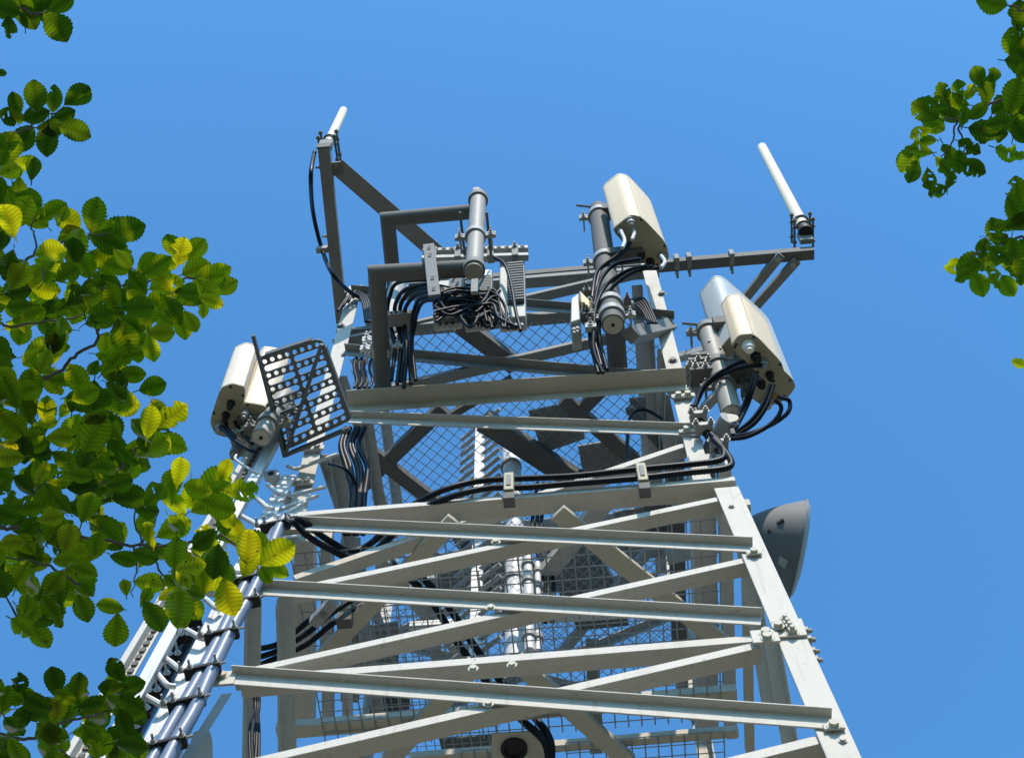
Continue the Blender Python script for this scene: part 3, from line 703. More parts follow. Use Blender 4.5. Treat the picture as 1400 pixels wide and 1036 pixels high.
MB().cyl(p - EY * .06, p + EY * .5 - EX * .3, .06, 22).build('pipe', 'galv', AR, True); MB().cyl(p - EY * .065, p - EY * .06, .05, 20).build('end_cap', 'beige', AR, True)
MB().box(p - EZ * .08 - EY * .03, EX * .012, EY * .01, EZ * .06).build('clamp_tail', 'dark', AR)
for (a, b, lb) in (((936, 547), (985, 488), 'upper flat steel arm from the right leg to the right mast'), ((955, 566), (985, 535), 'lower flat steel arm from the right leg to the right mast'), ((930, 488), (970, 478), 'short level arm from the right leg to the head of the right mast')):
    A, B = aty(*a, 3.85), aty(*b, 3.7); AR = thing('flat_strut', A, lb, 'mounting arm'); MB().rect(A, B, .05, .05, EZ).build('bar', 'galv', AR, bevel=.003); MB().hexbolt(B - EY * .03, EY * -1, .018, .016, .02).build('bolt', 'steel', AR)
# clamp block left of the right mast
p = aty(956, 505, 3.72); CB = thing('clamp_block', p, 'dark clamp block of stacked plates beside the right mast', 'clamp')
for i in range(4): MB().box(p + EZ * (.07 * i - .1) + EX * .01 * i, EX * .07, EY * .06, EZ * .02).build('clamp_plate', 'dark', CB, bevel=.003)
for i in range(5): MB().hexbolt(p + EX * (-.06 + .03 * i) - EY * .06 + EZ * random.uniform(-.1, .1), EY * -1, .016, .016, .02).build('bolt', 'chrome', CB)
ML, A3, B3 = mast((357, 598), (390, 540), 3.66, .056, 'upright grey mast carrying the left pair of panel antennas', (.3, .62), 'warmpipe', 'dull')
for k in (.5, .9): MB().box(A3.lerp(B3, k) - EX * .12 + EY * .02, EX * .09, EY * .03, EZ * .02).build('tilt_bracket', 'dark', ML, bevel=.004)
# bolted clamp plates on the upper legs
for (x, y, w) in ((934, 541, .14), (946, 588, .15), (428, 613, .13), (414, 660, .13), (905, 402, .0), (466, 446, .0), (920, 493, .0)):
    if w: 
        o = plate_ft(x, y, w, .05, .02, EX, bolts=((-.4, 0), (.4, 0)), br=.02, hit=lambda a, b, c: fu(a, b, c))
    else: MB().hexbolt(fu(x, y, .002), EY * -1, .022, .016).build('bolt', 'dull', tower)

for i in range(9):
    p = A1.lerp(B1, random.uniform(.0, .22)) + EX * random.choice((-1, 1)) * random.uniform(.10, .17) + EY * random.uniform(-.06, .08)
    MB().box(p, EX * random.uniform(.015, .04), EY * random.uniform(.01, .03), EZ * random.uniform(.01, .04)).hexbolt(p - EY * .03, EY * -1, .012, .012, .02).build('small_bracket', random.choice(('dull', 'galv', 'dark')), MT, bevel=.002)
for i in range(7):
    p = A2.lerp(B2, random.uniform(.15, .7)) + EX * random.choice((-1, 1)) * random.uniform(.09, .15) + EY * random.uniform(-.04, .08)
    MB().box(p, EX * random.uniform(.02, .05), EY * random.uniform(.01, .03), EZ * random.uniform(.01, .04)).hexbolt(p - EY * .03, EY * -1, .012, .012, .03).build('small_bracket', random.choice(('dull', 'galv', 'dark')), MR, bevel=.002)
# small amplifier boxes by the tall mast
def pbox(quad, y, dep, name, label, cat, m, extra=None):
    P = [aty(*q, y) for q in quad]; c = sum(P, Vector()) / 4; th_ = thing(name, c, label, cat)
    MB().prism(P, EY * dep).build('housing', m, th_, bevel=.008)
    if extra: extra(th_, P)
    return th_
def con(th_, P):
    for t in (.25, .6): MB().lathe(P[3].lerp(P[2], t) + EY * .05, EZ * -1, [(0, .02), (.05, .02), (.05, .012), (.08, .012)], 12).build('connector', 'chrome', th_, True)
pbox(((781, 408), (791, 400), (793, 436), (780, 440)), 3.38, .2, 'amplifier_box', 'weathered grey amplifier box left of the tall mast', 'amplifier', 'fin', con)
pbox(((792, 396), (806, 410), (806, 420), (794, 412)), 3.34, .16, 'amplifier_box', 'ochre yellow amplifier box left of the tall mast', 'amplifier', 'yellow', con)

# ---------------------------------------------------------------- dish
dc = aty(1089, 750, 4.62); rv_ = (dc - O).normalized()
rim = (up * 133 + right * 25).normalized(); nrm = rv_.cross(rim); nrm = nrm if nrm.x > 0 else -nrm
nrm = (nrm.normalized() + rv_ * .05).normalized()
rad = 69 / ppm(dc)
DI = thing('dish_antenna', dc, 'dark grey round dish antenna seen from behind on the right side', 'dish antenna')
prof = []
dep = rad * 1.25
for i in range(15):
    t = i / 14; prof.append((-dep * (1 - t * t), max(.012, rad * .985 * t)))
prof += [(.0, rad * 1.008), (.012, rad * 1.008), (.012, rad * .97)]
MB().lathe(dc, nrm, prof, 56).build('bowl', 'dish', DI, True, ang=40)
MB().lathe(dc + nrm * .011, nrm, [(0, rad * .975), (.02, rad * .9), (.035, rad * .6), (.04, .01)], 48).build('radome_cover', 'bluew', DI, True)
sl = dc - nrm * dep * .42 - EX * .0
for (x, y, w, h, m) in ((1067, 713, .045, .018, 'rubber'), (1052, 726, .014, .02, 'rubber'), (1070, 768, .05, .06, 'fin')):
    d = ray(x, y).normalized()
    # meet the bowl: march along the ray
    best = None
    for k in range(400):
        p = O + d * ((dc - O).length - .6 + k * .003); q = p - dc; h_ = q.dot(nrm); rr = (q - nrm * h_).length
        if -dep < h_ < 0:
            t = (1 - min(1, -h_ / dep)) ** .5
            if rr <= rad * .985 * t + .002: best = p; break
    if best is not None:
        q = best - dc; n3 = (q - nrm * (q.dot(nrm) + dep * -.0)).normalized(); n3 = (n3 - nrm * .8).normalized()
        tg = n3.cross(EZ).normalized(); bt = n3.cross(tg)
        MB().box(best, tg * w / 2, bt * h / 2, n3 * .006).build('vent_slot' if m == 'rubber' else 'type_plate', m, DI)
A = dc - nrm * dep * .9; MB().cyl(A + EX * .1, A - EX * .45 + EY * .1, .05, 18).build('mounting_tube', 'galv', DI, True)

# ---------------------------------------------------------------- perforated step plate
def step_plate():
    zP = 7.22
    c00, c10, c11, c01 = [lev(*p, zP) for p in ((352, 489), (440, 461), (481, 573), (388, 616))]
    th_ = thing('step_plate', c00, 'dark perforated step plate with rows of holes and slots beside the upper left leg', 'step plate')
    cu = bpy.data.curves.new('plate', 'CURVE'); cu.dimensions = '2D'; cu.fill_mode = 'BOTH'; cu.extrude = .006; cu.resolution_u = 1
    def poly(pts):
        s = cu.splines.new('POLY'); s.points.add(len(pts) - 1); s.use_cyclic_u = True
        for p, q in zip(s.points, pts): p.co = (q[0], q[1], 0, 1)
    W, H = 1.0, 1.45
    def arc(cx, cy, r, a0, a1, n=6): return [(cx + r * math.cos(a0 + (a1 - a0) * i / n), cy + r * math.sin(a0 + (a1 - a0) * i / n)) for i in range(n + 1)]
    r = .12; pi = math.pi
    poly([(0, 0)] + [(0.0, 0)] [:0] + arc(W - r, r, r, -pi / 2, 0) + arc(W - .05, H - .05, .05, 0, pi / 2) + [(0, H)])
    for k in range(7):
        y = .085 + k * (H - .17) / 6
        for j in range(8):
            x = .09 + j * .116; poly(arc(x, y, .036, 0, 2 * pi * 13 / 14, 13))
        if k < 6:
            y2 = y + (H - .17) / 12
            for x0, x1 in ((.10, .42), (.56, .90)):
                poly(arc(x1, y2, .048, -pi / 2, pi / 2) + arc(x0, y2, .048, pi / 2, 3 * pi / 2))
    tmp = bpy.data.objects.new('plate_curve', cu); root_col.objects.link(tmp)
    dg = bpy.context.evaluated_depsgraph_get(); me = bpy.data.meshes.new_from_object(tmp.evaluated_get(dg))
    bpy.data.objects.remove(tmp)
    for v in me.vertices:
        u, w = v.co.x / W, v.co.y / H
        p = c00.lerp(c10, u).lerp(c01.lerp(c11, u), w); p = p + EZ * (v.co.z + .0)
        v.co = p - c00
    me.materials.clear(); me.materials.append(M['plate'])
    o = bpy.data.objects.new('plate', me); root_col.objects.link(o); o.parent = th_
    for a, b in (((352, 489), (388, 616)), ((388, 616), (479, 574)), ((440, 462), (480, 574)), ((352, 489), (436, 462))):
        A, B = lev(*a, zP), lev(*b, zP); MB().rect(A.lerp(B, .12) + EZ * .02, A.lerp(B, .88) + EZ * .02, .008, .04, EZ).build('edge_lip', 'plate', th_)
    A, B = lev(346, 458, zP - .03), lev(389, 624, zP - .03); MB().rect(A, B, .018, .03, EZ).build('side_rail', 'plate', th_, bevel=.003)
    A, B = lev(440, 470, zP - .02), lev(391, 618, zP - .02); MB().rect(A, B, .022, .03, EZ).build('stay_bar', 'plate', th_, bevel=.002)
    A, B = lev(390, 622, zP - .01), lev(478, 585, zP - .01); MB().rect(A, B, .02, .03, EZ).build('front_bar', 'plate', th_, bevel=.002)
    return th_
step_plate()

# ---------------------------------------------------------------- ladder along the left leg
legdir = (T(-wl(3), -wl(3), 3) - T(-WT, -WT, ZT)).normalized()
def rail_line(p0, p1, off): return ft(*p0, off), ft(*p1, off)
r0, r1 = rail_line((381, 592), (128, 1060), .10)
LD = thing('climbing_ladder', r0, 'white slotted climbing rail with bent steps along the left leg', 'ladder')
d = (r1 - r0).normalized(); sx_ = (EX - d * EX.dot(d)).normalized(); nz_ = d.cross(sx_)
nz_ = nz_ if nz_.dot(FN) > 0 else -nz_
MB().bar(r0, r1, [(-.028, 0), (-.012, 0), (-.012, -.05), (.012, -.05), (.012, 0), (.028, 0), (.028, .012), (-.028, .012)], sx_, nz_).build('guide_rail', 'galvl', LD, bevel=.002)
q0, q1 = r0 - sx_ * .095 + d * .02, r1 - sx_ * .14
MB().rect(q0, q1, .03, .06, nz_).build('guide_rail', 'paint', LD, bevel=.002)
MB().bar(r0 - sx_ * .075 - nz_ * .02, r1 - sx_ * .105 - nz_ * .02, [(-.028, 0), (.028, 0), (.028, .008), (-.028, .008)], sx_, nz_).build('web', 'paint', LD, bevel=.001)
ln = (r1 - r0).length; ns = int(ln / .052)
sl = MB()
for i in range(ns):
    p = r0.lerp(r1, (i + .5) / ns) - sx_ * (.07 + .03 * (i + .5) / ns) - nz_ * .008
    sl.box(p, sx_ * .012, d * .013, nz_ * .006)
sl.build('slot_row', 'dark', LD)
steps = (((366, 662), (388, 676)), ((349, 679), (374, 695)), ((329, 705), (366, 719)), ((312, 738), (346, 752)), ((298, 768), (331, 782)), ((280, 818), (303, 832)), ((253, 860), (287, 873)), ((222, 897), (259, 916)), ((209, 915), (239, 938)), ((198, 951), (232, 964)), ((171, 1002), (201, 1016)), ((150, 1038), (180, 1050)))
ld0, ld1 = ft(395, 650, .004), ft(179, 1070, .004)
MB().bar(ld0, ld1, [(-.04, -.01), (.04, -.01), (.04, .004), (-.04, .004)], sx_, nz_).build('stringer', 'galvl', LD, bevel=.002)
for (x, y), (x2, y2) in steps:
    s0, s3 = ft(x, y, .07), ft(x2, y2, .03); s1 = s0.lerp(s3, .62) + d * .03 * -1 + nz_ * .02; s1 = ft(x + (x2 - x) * .66, y + (y2 - y) * .92, .05)
    MB().tube(spline([s0, s0.lerp(s1, .5), s1, s3], 6), .0135, 8).build('step', 'galvl', LD, True)
for i, (a, b, k) in enumerate((((393, 638), (461, 621), (405, 641)), ((389, 674), (446, 665), (398, 677)), ((370, 695), (435, 677), (382, 697)), ((372, 712), (418, 686), (385, 706)))):
    MB().tube(spline([fu(*a, .03), fu(*a, .03).lerp(fu(*k, .06), .6), fu(*k, .06), fu(*k, .06).lerp(fu(*b, .06), .15)], 4) + [fu(*b, .06)], .0115, 10).build('step_bolt', 'galvl', LD, True)
p = fu(371, 648, .09); q = MB().cyl(p, p + EY * .3 + EX * .12, .034, 16); q.lathe(p - EY * .004, EY, [(0, .022), (0, .045), (.03, .045), (.03, .034)], 18)
o = q.build('ladder_clamp', 'galvl', LD, True); MB().cyl(p - EY * .006, p - EY * .003, .02, 14).build('socket', 'rubber', o)

# cables on the left leg
ta = [(392, 709), (384, 717), (348, 804), (323, 848), (293, 909), (266, 970), (240, 1015), (210, 1075)]
tb = [(382, 716), (374, 730), (333, 804), (308, 856), (270, 930), (243, 976), (218, 1020), (188, 1075)]
cable([ft(x, y, .07) for x, y in ta], .030, 'thick black cable with painted blue sky sheen down the left leg, the one nearer the braces', 'black cables with painted sky sheen on the left leg', 'cable_sheen')
cable([ft(x, y, .06) for x, y in tb], .028, 'thick black cable with painted blue sky sheen down the left leg, the one nearer the ladder', 'black cables with painted sky sheen on the left leg', 'cable_sheen')
tc_ = [(262, 850), (225, 915), (195, 965), (160, 1030), (140, 1070)]
for i in range(4):
    cable([ft(x + i * 7 - 6, y + i * 2, -.25 - .03 * i) for x, y in tc_], .014, ('thin dark cable between ladder rail and left leg' if i % 2 == 0 else 'thin black cable with painted blue sky sheen between ladder rail and left leg'), 'thin cables between the ladder and the leg', 'cable' if i % 2 == 0 else 'cable_sheen')
for i, (x, y) in enumerate(((377, 722), (338, 797), (334, 828), (304, 872), (278, 920), (256, 965), (230, 1022))):
    p = ft(x, y, .06); ax_ = (EX * .9 + d * -.25).normalized()
    cl = thing('cable_clamp', p, ['topmost', 'second', 'third', 'fourth', 'fifth', 'sixth', 'lowest'][i] + ' dark clamp on the thick blue-sheened black cables along the left leg', 'cable clamp', 'clamps on the left leg cables')
    MB().box(p + FN * .012, ax_ * .075, d * .011, FN * .030).build('body', 'rubber', cl, bevel=.004)
    MB().cyl(p - ax_ * .10 + FN * .03, p + ax_ * .10 + FN * .03, .006, 8).build('threaded_rod', 'chrome', cl, True)
    for k in (-.09, -.05, .06): MB().hexbolt(p + ax_ * k + FN * .042, FN, .011, .010, .03).build('bolt', 'chrome', cl, True)
for i, (x, y) in enumerate(((262, 850), (248, 873), (233, 900), (218, 927), (205, 950), (190, 975), (176, 1000), (162, 1024))):
    p = ft(x, y, -.24); cl = thing('cable_clamp', p, ['topmost', 'second', 'third', 'fourth', 'fifth', 'sixth', 'seventh', 'lowest'][i] + ' small steel clamp on the thin cables behind the ladder', 'cable clamp', 'clamps on the thin cables')
    MB().box(p, EX * .05, d * .008, FN * .025).build('body', 'rubber', cl, bevel=.003)
    for k in (-.04, 0, .04): MB().hexbolt(p + EX * k + FN * .025, FN, .012, .012, .05).build('bolt', 'galvl', cl, True)

# ---------------------------------------------------------------- cables along the top beam of the tapered part
f_ = lambda pts, off: [ft(x, y, off) for x, y in pts]
c1 = f_([(388, 712)], .09) + f_([(409, 710)], .05) + f_([(430, 725)], -.02) + f_([(455, 742)], -.12) + f_([(480, 753), (505, 744)], -.22) + f_([(524, 726), (536, 711)], -.10) + f_([(565, 690)], .0) + f_([(606, 670), (646, 659), (687, 655), (780, 651), (867, 642), (940, 635), (980, 630), (990, 622), (984, 606), (972, 594)], .05)
c2 = f_([(392, 716)], .09) + f_([(402, 714)], .05) + f_([(420, 732)], -.02) + f_([(450, 750)], -.12) + f_([(485, 764), (515, 750)], -.22) + f_([(536, 732), (554, 713)], -.10) + f_([(583, 693)], .0) + f_([(626, 676), (670, 667), (720, 666), (780, 661), (867, 654), (940, 646), (987, 641), (1000, 634), (992, 618), (975, 600)], .05)
cable(c1, .019, 'upper of two ribbed black cables along the cross beam', 'ribbed cables on the cross beam', ribs=True)
cable(c2, .019, 'lower of two ribbed black cables along the cross beam', 'ribbed cables on the cross beam', ribs=True)
for (x, y, lb) in ((696, 664, 'grey cable cleat in the middle of the cross beam'), (878, 651, 'grey cable cleat toward the right end of the cross beam')):
    p = ft(x, y, .075); cl = thing('cable_clamp', p, lb, 'cable clamp')
    u_ = (EZ - FN * EZ.dot(FN)).normalized()
    MB().box(p, EX * .026, u_ * .10, FN * .032).build('body', 'olive', cl, bevel=.006); MB().box(p + FN * .034, EX * .012, u_ * .06, FN * .004).build('cover', 'dull', cl, bevel=.003)
    MB().box(p - u_ * .14 - FN * .01, EX * .03, u_ * .035, FN * .03).build('foot', 'dark', cl, bevel=.004); MB().hexbolt(p + u_ * .10, u_, .018, .02, .02).build('bolt', 'chrome', cl, True)
# thick cable chain at the right leg
cable(ypath([(948, 556), (955, 572), (966, 592), (976, 606), (986, 622), (992, 640)], 3.72), .025, 'short thick cable stepping down through clamps at the right leg', None, 'cable')
for i, (x, y) in enumerate(((955, 570), (962, 586), (983, 609))):
    p = aty(x, y, 3.70); cl = thing('cable_clamp', p, ['upper', 'middle', 'lower'][i] + ' shiny clamp on the short thick cable at the right leg', 'cable clamp', 'clamps at the right leg')
    MB().box(p, EX * .05, EY * .035, EZ * .02).build('body', 'chrome', cl, True, .004)
    for k in (-1, 1): MB().hexbolt(p + EX * .042 * k - EY * .035, EY * -1, .016, .018, .015).build('bolt', 'chrome', cl, True)
# crossing cables below the lower floor
for i in range(3):
    o = i * 15
    cable([lev(338 - i * 2, 888 + o, 6.1), lev(380, 880 + o * .6, 6.1), lev(420, 850 + o, 6.2), lev(455, 822 + o, 6.25), lev(505, 790 + o, 6.45)], .016, ['highest', 'middle', 'lowest'][i] + ' of the black cables swinging in from the left below the lower floor', 'black cables swinging in from the left')
p = lev(443, 836, 6.15); cl = thing('cable_clamp', p, 'steel clamp on the black cables swinging in from the left', 'cable clamp'); MB().box(p, (EX + EY).normalized() * .03, (EX - EY).normalized() * .09, EZ * .03).build('body', 'galv', cl, bevel=.004)
MB().box(p - EX * -.1 + EY * .06, EX * .04, EY * .03, EZ * .04).build('foot', 'dark', cl, bevel=.004); MB().hexbolt(p - EZ * .03, EZ * -1, .016, .014, .02).build('bolt', 'chrome', cl, True)
for i in range(2):
    cable([lev(535 + i * 18, 770, 6.75), lev(585 + i * 18, 815, 6.75), lev(630 + i * 20, 885, 6.75), lev(680 + i * 20, 950, 6.6), lev(715 + i * 20, 985, 6.4), lev(745 + i * 8, 1015, 6.2), lev(752, 1060, 6.1)], .022, ['left', 'right'][i] + ' of two thick black cables crossing above the lower floor to the round gland', 'black cables crossing the lower floor')
for i in range(5):
    x = 462 + i * 6 + random.uniform(-2, 2)
    cable([aty(x + 12, 585, 4.0), aty(x + 4, 610, 4.02), aty(x + 12 + i, 640, 4.05), aty(x + 20 - 2 * i, 680, 4.05), aty(x + 10, 730, 4.1)], .016, 'black cable in the hanging bundle by the upper left leg', 'hanging cable bundle by the upper left leg')
cable([aty(450, 634, 4.0), aty(470, 640, 3.95), aty(480, 650, 4.0), aty(488, 665, 4.05)], .010, 'thin black cable looping to the hanging bundle by the upper left leg')
cable(ypath([(858, 640), (858, 600), (862, 570), (880, 560), (905, 572)], 4.2), .012, 'thin black cable looping under the upper floor on the right')
for i in range(4):
    x = 343 + (0, 4, 9, 12)[i]
    cable([aty(x, 930, 4.2), aty(x + (5, 2, 3, -3)[i], 965, 4.25), aty(x + (-2, 4, -4, -1)[i], 1000, 4.2), aty(x + 1 - i, 1070, 4.2)], (.007, .009, .006, .008)[i], 'thin dark cable dropping between the left posts', 'thin cables between the left posts')
for i in range(3):
    cable([aty(735 + 8 * i, 660, 5.1), aty(728 + 6 * i, 720, 5.1), aty(742 + 7 * i, 790, 5.0), aty(735 + 10 * i, 850, 5.0)], .014, 'dark cable hanging beside the white conduit', 'dark cables beside the white conduit')
# left arm cable
cable([aty(430, 208, 2.96), aty(425, 240, 2.98), aty(428, 290, lev(440, 290, ZA).y), aty(440, 340, lev(450, 340, ZA).y), aty(455, 375, 3.62), aty(480, 400, 3.85), aty(508, 414, 3.95)], .016, 'single black cable running loose along the long left arm')
p = aty(441, 341, lev(450, 340, ZA).y); cl = thing('cable_clamp', p, 'small brass-coloured clamp on the loose cable of the long left arm', 'cable clamp'); MB().box(p, EX * .045, EY * .02, EZ * .03).build('body', 'steel', cl, bevel=.003); MB().box(p + EX * .08, EX * .04, EY * .02, EZ * .02).build('foot', 'dull', cl)
# tangle at the radio boxes
lg = 'cables curving from the radio boxes to the slotted strut'
for i, pts in enumerate((
    [(600, 382), (546, 386), (533, 405), (530, 432), (540, 470), (535, 520)], [(596, 386), (556, 395), (542, 412), (540, 432), (548, 470), (543, 525)],
    [(600, 392), (565, 397), (550, 412), (547, 432), (553, 475), (548, 522)], [(600, 397), (572, 402), (557, 416), (553, 434), (556, 480), (552, 530)],
    [(604, 402), (575, 408), (566, 425), (564, 440), (560, 480), (562, 525)], [(610, 408), (580, 412), (570, 428), (567, 445), (563, 470), (568, 520)])):
    cable(ypath(pts, 3.2, 3.72), .013, ['outermost', 'second', 'third', 'fourth', 'fifth', 'innermost'][i] + ' black cable curving left from the radio boxes to the slotted strut', lg)
for i in range(26):
    y0 = random.uniform(388, 440); x0 = random.uniform(592, 602)
    pts = [(x0, y0)]; x = x0
    while x < 655:
        x += random.uniform(14, 26); pts.append((x, random.uniform(388, 448) * .6 + y0 * .4 + random.uniform(-5, 5)))
    pts.append((x + random.uniform(2, 18), random.uniform(395, 450)))
    cable(ypath(pts, 3.29 + random.uniform(-.08, .02)), random.choice((.007, .009, .012)), 'black cable in the tangle in front of the radio boxes', 'cable tangle in front of the radio boxes')
for i in range(7):
    y0 = 394 + i * 3.6; j_ = lambda a=5: random.uniform(-a, a)
    cable(ypath([(596, y0 + 6 + j_()), (625, y0 + j_(4)), (655, y0 + 2 + j_(4)), (676 + j_(3), y0 + 4 + j_()), (686 + j_(), y0 + 20 + j_()), (688 + i * 3.4 + j_(2), 448 + j_(2))], 3.22 + j_(.03)), random.choice((.007, .009, .011)), 'black cable stretched across the radio boxes to the finned one', 'cables stretched across the radio boxes')
cable(ypath([(676, 352), (690, 362), (699, 390), (705, 425), (712, 452)], 3.26), .011, 'single thin black cable over the face of the finned radio box')
for i in range(4):
    cable(ypath([(462 + 7 * i, 425 - 6 * i), (478 + 3 * i, 404 - 2 * i), (494 + 3 * i, 410), (500 + 2 * i, 440)], 3.9), .010, 'small black cable loop behind the long left arm foot', 'cable loops at the upper left corner')
for i in range(6):
    x = 484 + 7 * i
    cable(ypath([(x + 8, 480), (x, 500), (x + 4, 520), (x, 530)], 3.95), .009, 'thin black cable hanging left of the lower bracket arm', 'thin cables left of the lower bracket arm')
# cables of the topmost panel
lg = 'cables looping from the topmost panel antenna'
for i, (pts, m) in enumerate((
    ([(849, 321), (857, 334), (844, 349), (818, 369), (811, 394), (808, 430), (806, 455), (815, 500)], 'cable'), ([(862, 310), (864, 326), (852, 346), (824, 366), (815, 395), (812, 432), (812, 460), (822, 500)], 'cable'),
    ([(876, 354), (842, 361), (822, 382), (814, 410), (810, 440), (808, 470), (818, 510)], 'cable'), ([(885, 363), (856, 371), (830, 389), (815, 418), (812, 450), (812, 480), (824, 510)], 'cable'),
    ([(906, 354), (902, 366), (868, 369), (838, 386), (822, 408), (817, 436), (818, 460), (828, 500)], 'cable'), ([(893, 364), (862, 374), (838, 392), (824, 414), (819, 442), (821, 470), (830, 505)], 'cable'))):
    cable(ypath(pts, 3.18, 3.55), .0125, ['outermost', 'second', 'third', 'fourth', 'fifth', 'innermost'][i] + ' black cable looping down from the topmost panel antenna', lg, m)
for i, (x, y) in enumerate(((849, 321), (862, 310), (906, 354))):
    cable(ypath(([(x, y - 5), (x + 5, y + 8), (x + 2, y + 18)] if i < 2 else [(904, 350), (909, 358), (904, 366)]), 3.16), .0128, ['left', 'middle', 'right'][i] + ' pale grey cable tail under the topmost panel antenna', 'pale cable tails', 'cablegrey')
for i in range(5):
    cable(ypath([(848 + i, 417 - i), (868 + 3 * i, 416 - 2 * i), (880 + 3 * i, 428), (886 + 3 * i, 442)], 3.5), .008, 'thin black cable fanning right from the tall mast', 'thin cables fanning from the tall mast')
# cables of the right pair
lg = 'cables of the right pair of panel antennas'
for i, pts in enumerate((
    [(1033, 490), (1007, 497), (978, 513), (959, 532), (950, 556)], [(1042, 500), (1016, 502), (988, 512), (965, 528), (952, 552)],
    [(1035, 512), (1028, 536), (1021, 556), (1005, 587)], [(1031, 512), (1024, 536), (1016, 556), (1000, 586)], [(1053, 526), (1044, 551), (1028, 574), (1006, 592)], [(1058, 526), (1049, 553), (1033, 577), (1008, 595)],
    [(1064, 543), (1079, 548), (1077, 564), (1054, 581), (1023, 593), (1000, 597)], [(1059, 546), (1068, 556), (1063, 570), (1046, 585), (1021, 597), (1000, 600)])):
    cable(ypath(pts, 3.5, 3.7), .0125, ['topmost curving left', 'second curving left', 'nearest hanging', 'inner hanging', 'outer hanging', 'outermost hanging', 'widest looping', 'smaller looping'][i] + ' black cable from the right pair of antennas', lg)
# cables of the left pair
for i, pts in enumerate(([(316, 551), (317, 566), (330, 590), (345, 606)], [(308, 568), (310, 584), (322, 598), (340, 612)], [(302, 583), (318, 600), (336, 612), (350, 618)], [(323, 622), (322, 628), (336, 638), (352, 648)])):
    cable(ypath(pts, 3.72), .0125 if i < 3 else .008, ['first and uppermost', 'second', 'third'][i] + ' black cable under the outer left antenna' if i < 3 else 'thin pale cable from the olive box to the ladder rail', 'cables of the left antennas' if i < 3 else None, 'cable' if i < 3 else 'cablegrey')

# ---------------------------------------------------------------- trees
RAG = [.18]
def leaf(mb, hue_shade, vein, c, tipd, nrm, Ln, W, h):
    dd = tipd.normalized(); nrm = (nrm - dd * nrm.dot(dd)).normalized(); s = nrm.cross(dd)
    n = 18; droop = random.uniform(-.10, .22); fold = random.uniform(.0, .35); base = len(mb.v); cols = (-1, -.55, 0, .55, 1)
    vs = []; b0 = c - dd * Ln * .5; bend = random.uniform(-.14, .14); wob = random.uniform(0, 6)
    rag = random.random() < RAG[0]; peak = random.uniform(.74, 1.02)
    bite = [{}, {}]
    if rag:
        for sd_ in range(2):
            for _ in range(random.randint(0, 2)):
                q = random.randint(4, n - 2); dq = random.uniform(.35, .8)
                for e in range(-2, 3): bite[sd_][q + e] = min(bite[sd_].get(q + e, 1), dq + .12 * abs(e) + random.uniform(-.05, .05))
    for i in range(n + 1):
        t = i / n
        w = W * .5 * (math.sin(math.pi * min(1, t ** peak)) ** .62) * (1.0 if t < .8 else 1 - .35 * (t - .8) / .2)
        if i in (0, n): w = W * .012
        pl = .5 if i % 2 else -.5
        for k in cols:
            ser = (1 + (.065 if i % 2 else -.045) * (abs(k) == 1)) * min(1.05, bite[0 if k < 0 else 1].get(i, 1))
            fwd = abs(k) * .17 * Ln * math.sin(math.pi * t) ** .5
            z = -droop * Ln * (t - .5) ** 2 + abs(k) * w * fold + pl * abs(k) * .020 * Ln * math.sin(math.pi * t) + .02 * Ln * math.sin(wob + 7 * t + 2 * k)
            vs.append(b0 + dd * (t * Ln * .94 + fwd * (1 - .75 * t)) + s * (k * w * ser + bend * Ln * (t - .5) ** 2) + nrm * z)
            hue_shade.append(h); vein.append((1.0 if k == 0 else (.75 if i % 2 else .0)))
    fs = []
    for i in range(n):
        for j in range(4):
            if rag and 2 < i < n - 3 and random.random() < .025: continue
            fs.append((i * 5 + j, i * 5 + j + 1, (i + 1) * 5 + j + 1, (i + 1) * 5 + j))
    st = b0 - dd * Ln * random.uniform(.12, .22) - nrm * random.uniform(-.01, .02) * 1.0    # leaf stalk
    vs += [b0 + s * .0011, b0 - s * .0011, st - s * .0009, st + s * .0009]; k_ = (n + 1) * 5; fs.append((k_, k_ + 1, k_ + 2, k_ + 3)); hue_shade += [h] * 4; vein += [1.2] * 4
    mb.add(vs, fs)
    return b0
def inside(poly, x, y):
    r = False; j = len(poly) - 1
    for i in range(len(poly)):
        xi, yi = poly[i]; xj, yj = poly[j]
        if (yi > y) != (yj > y) and x < (xj - xi) * (y - yi) / (yj - yi) + xi: r = not r
        j = i
    return r
def at_depth(px, py, t):
    d = ray(px, py).normalized(); return O + d * t
def put(mb, hue_shade, vein, px, py, ln, ang, t, h, wr=None, tilt=.35):
    c = at_depth(px, py, t); view = (c - O).normalized()
    nrm = (EZ * 1.0 + Vector((random.gauss(0, tilt), random.gauss(0, tilt), 0)) + view * .9).normalized()
    a = R(ang); tip = at_depth(px + ln * math.cos(a) * .5, py - ln * math.sin(a) * .5, t)
    dray = (tip - O).normalized(); tip = O + dray * ((c - O).dot(nrm) / dray.dot(nrm))
    dv = tip - c
    Ln = dv.length * 2; vis = ln / ppm(c)
    if Ln > vis * 1.6: dv = dv.normalized() * vis * .75; Ln = vis * 1.5
    W = (wr or random.uniform(.52, .72)) * vis
    return leaf(mb, hue_shade, vein, c, dv, nrm, Ln, W, h)
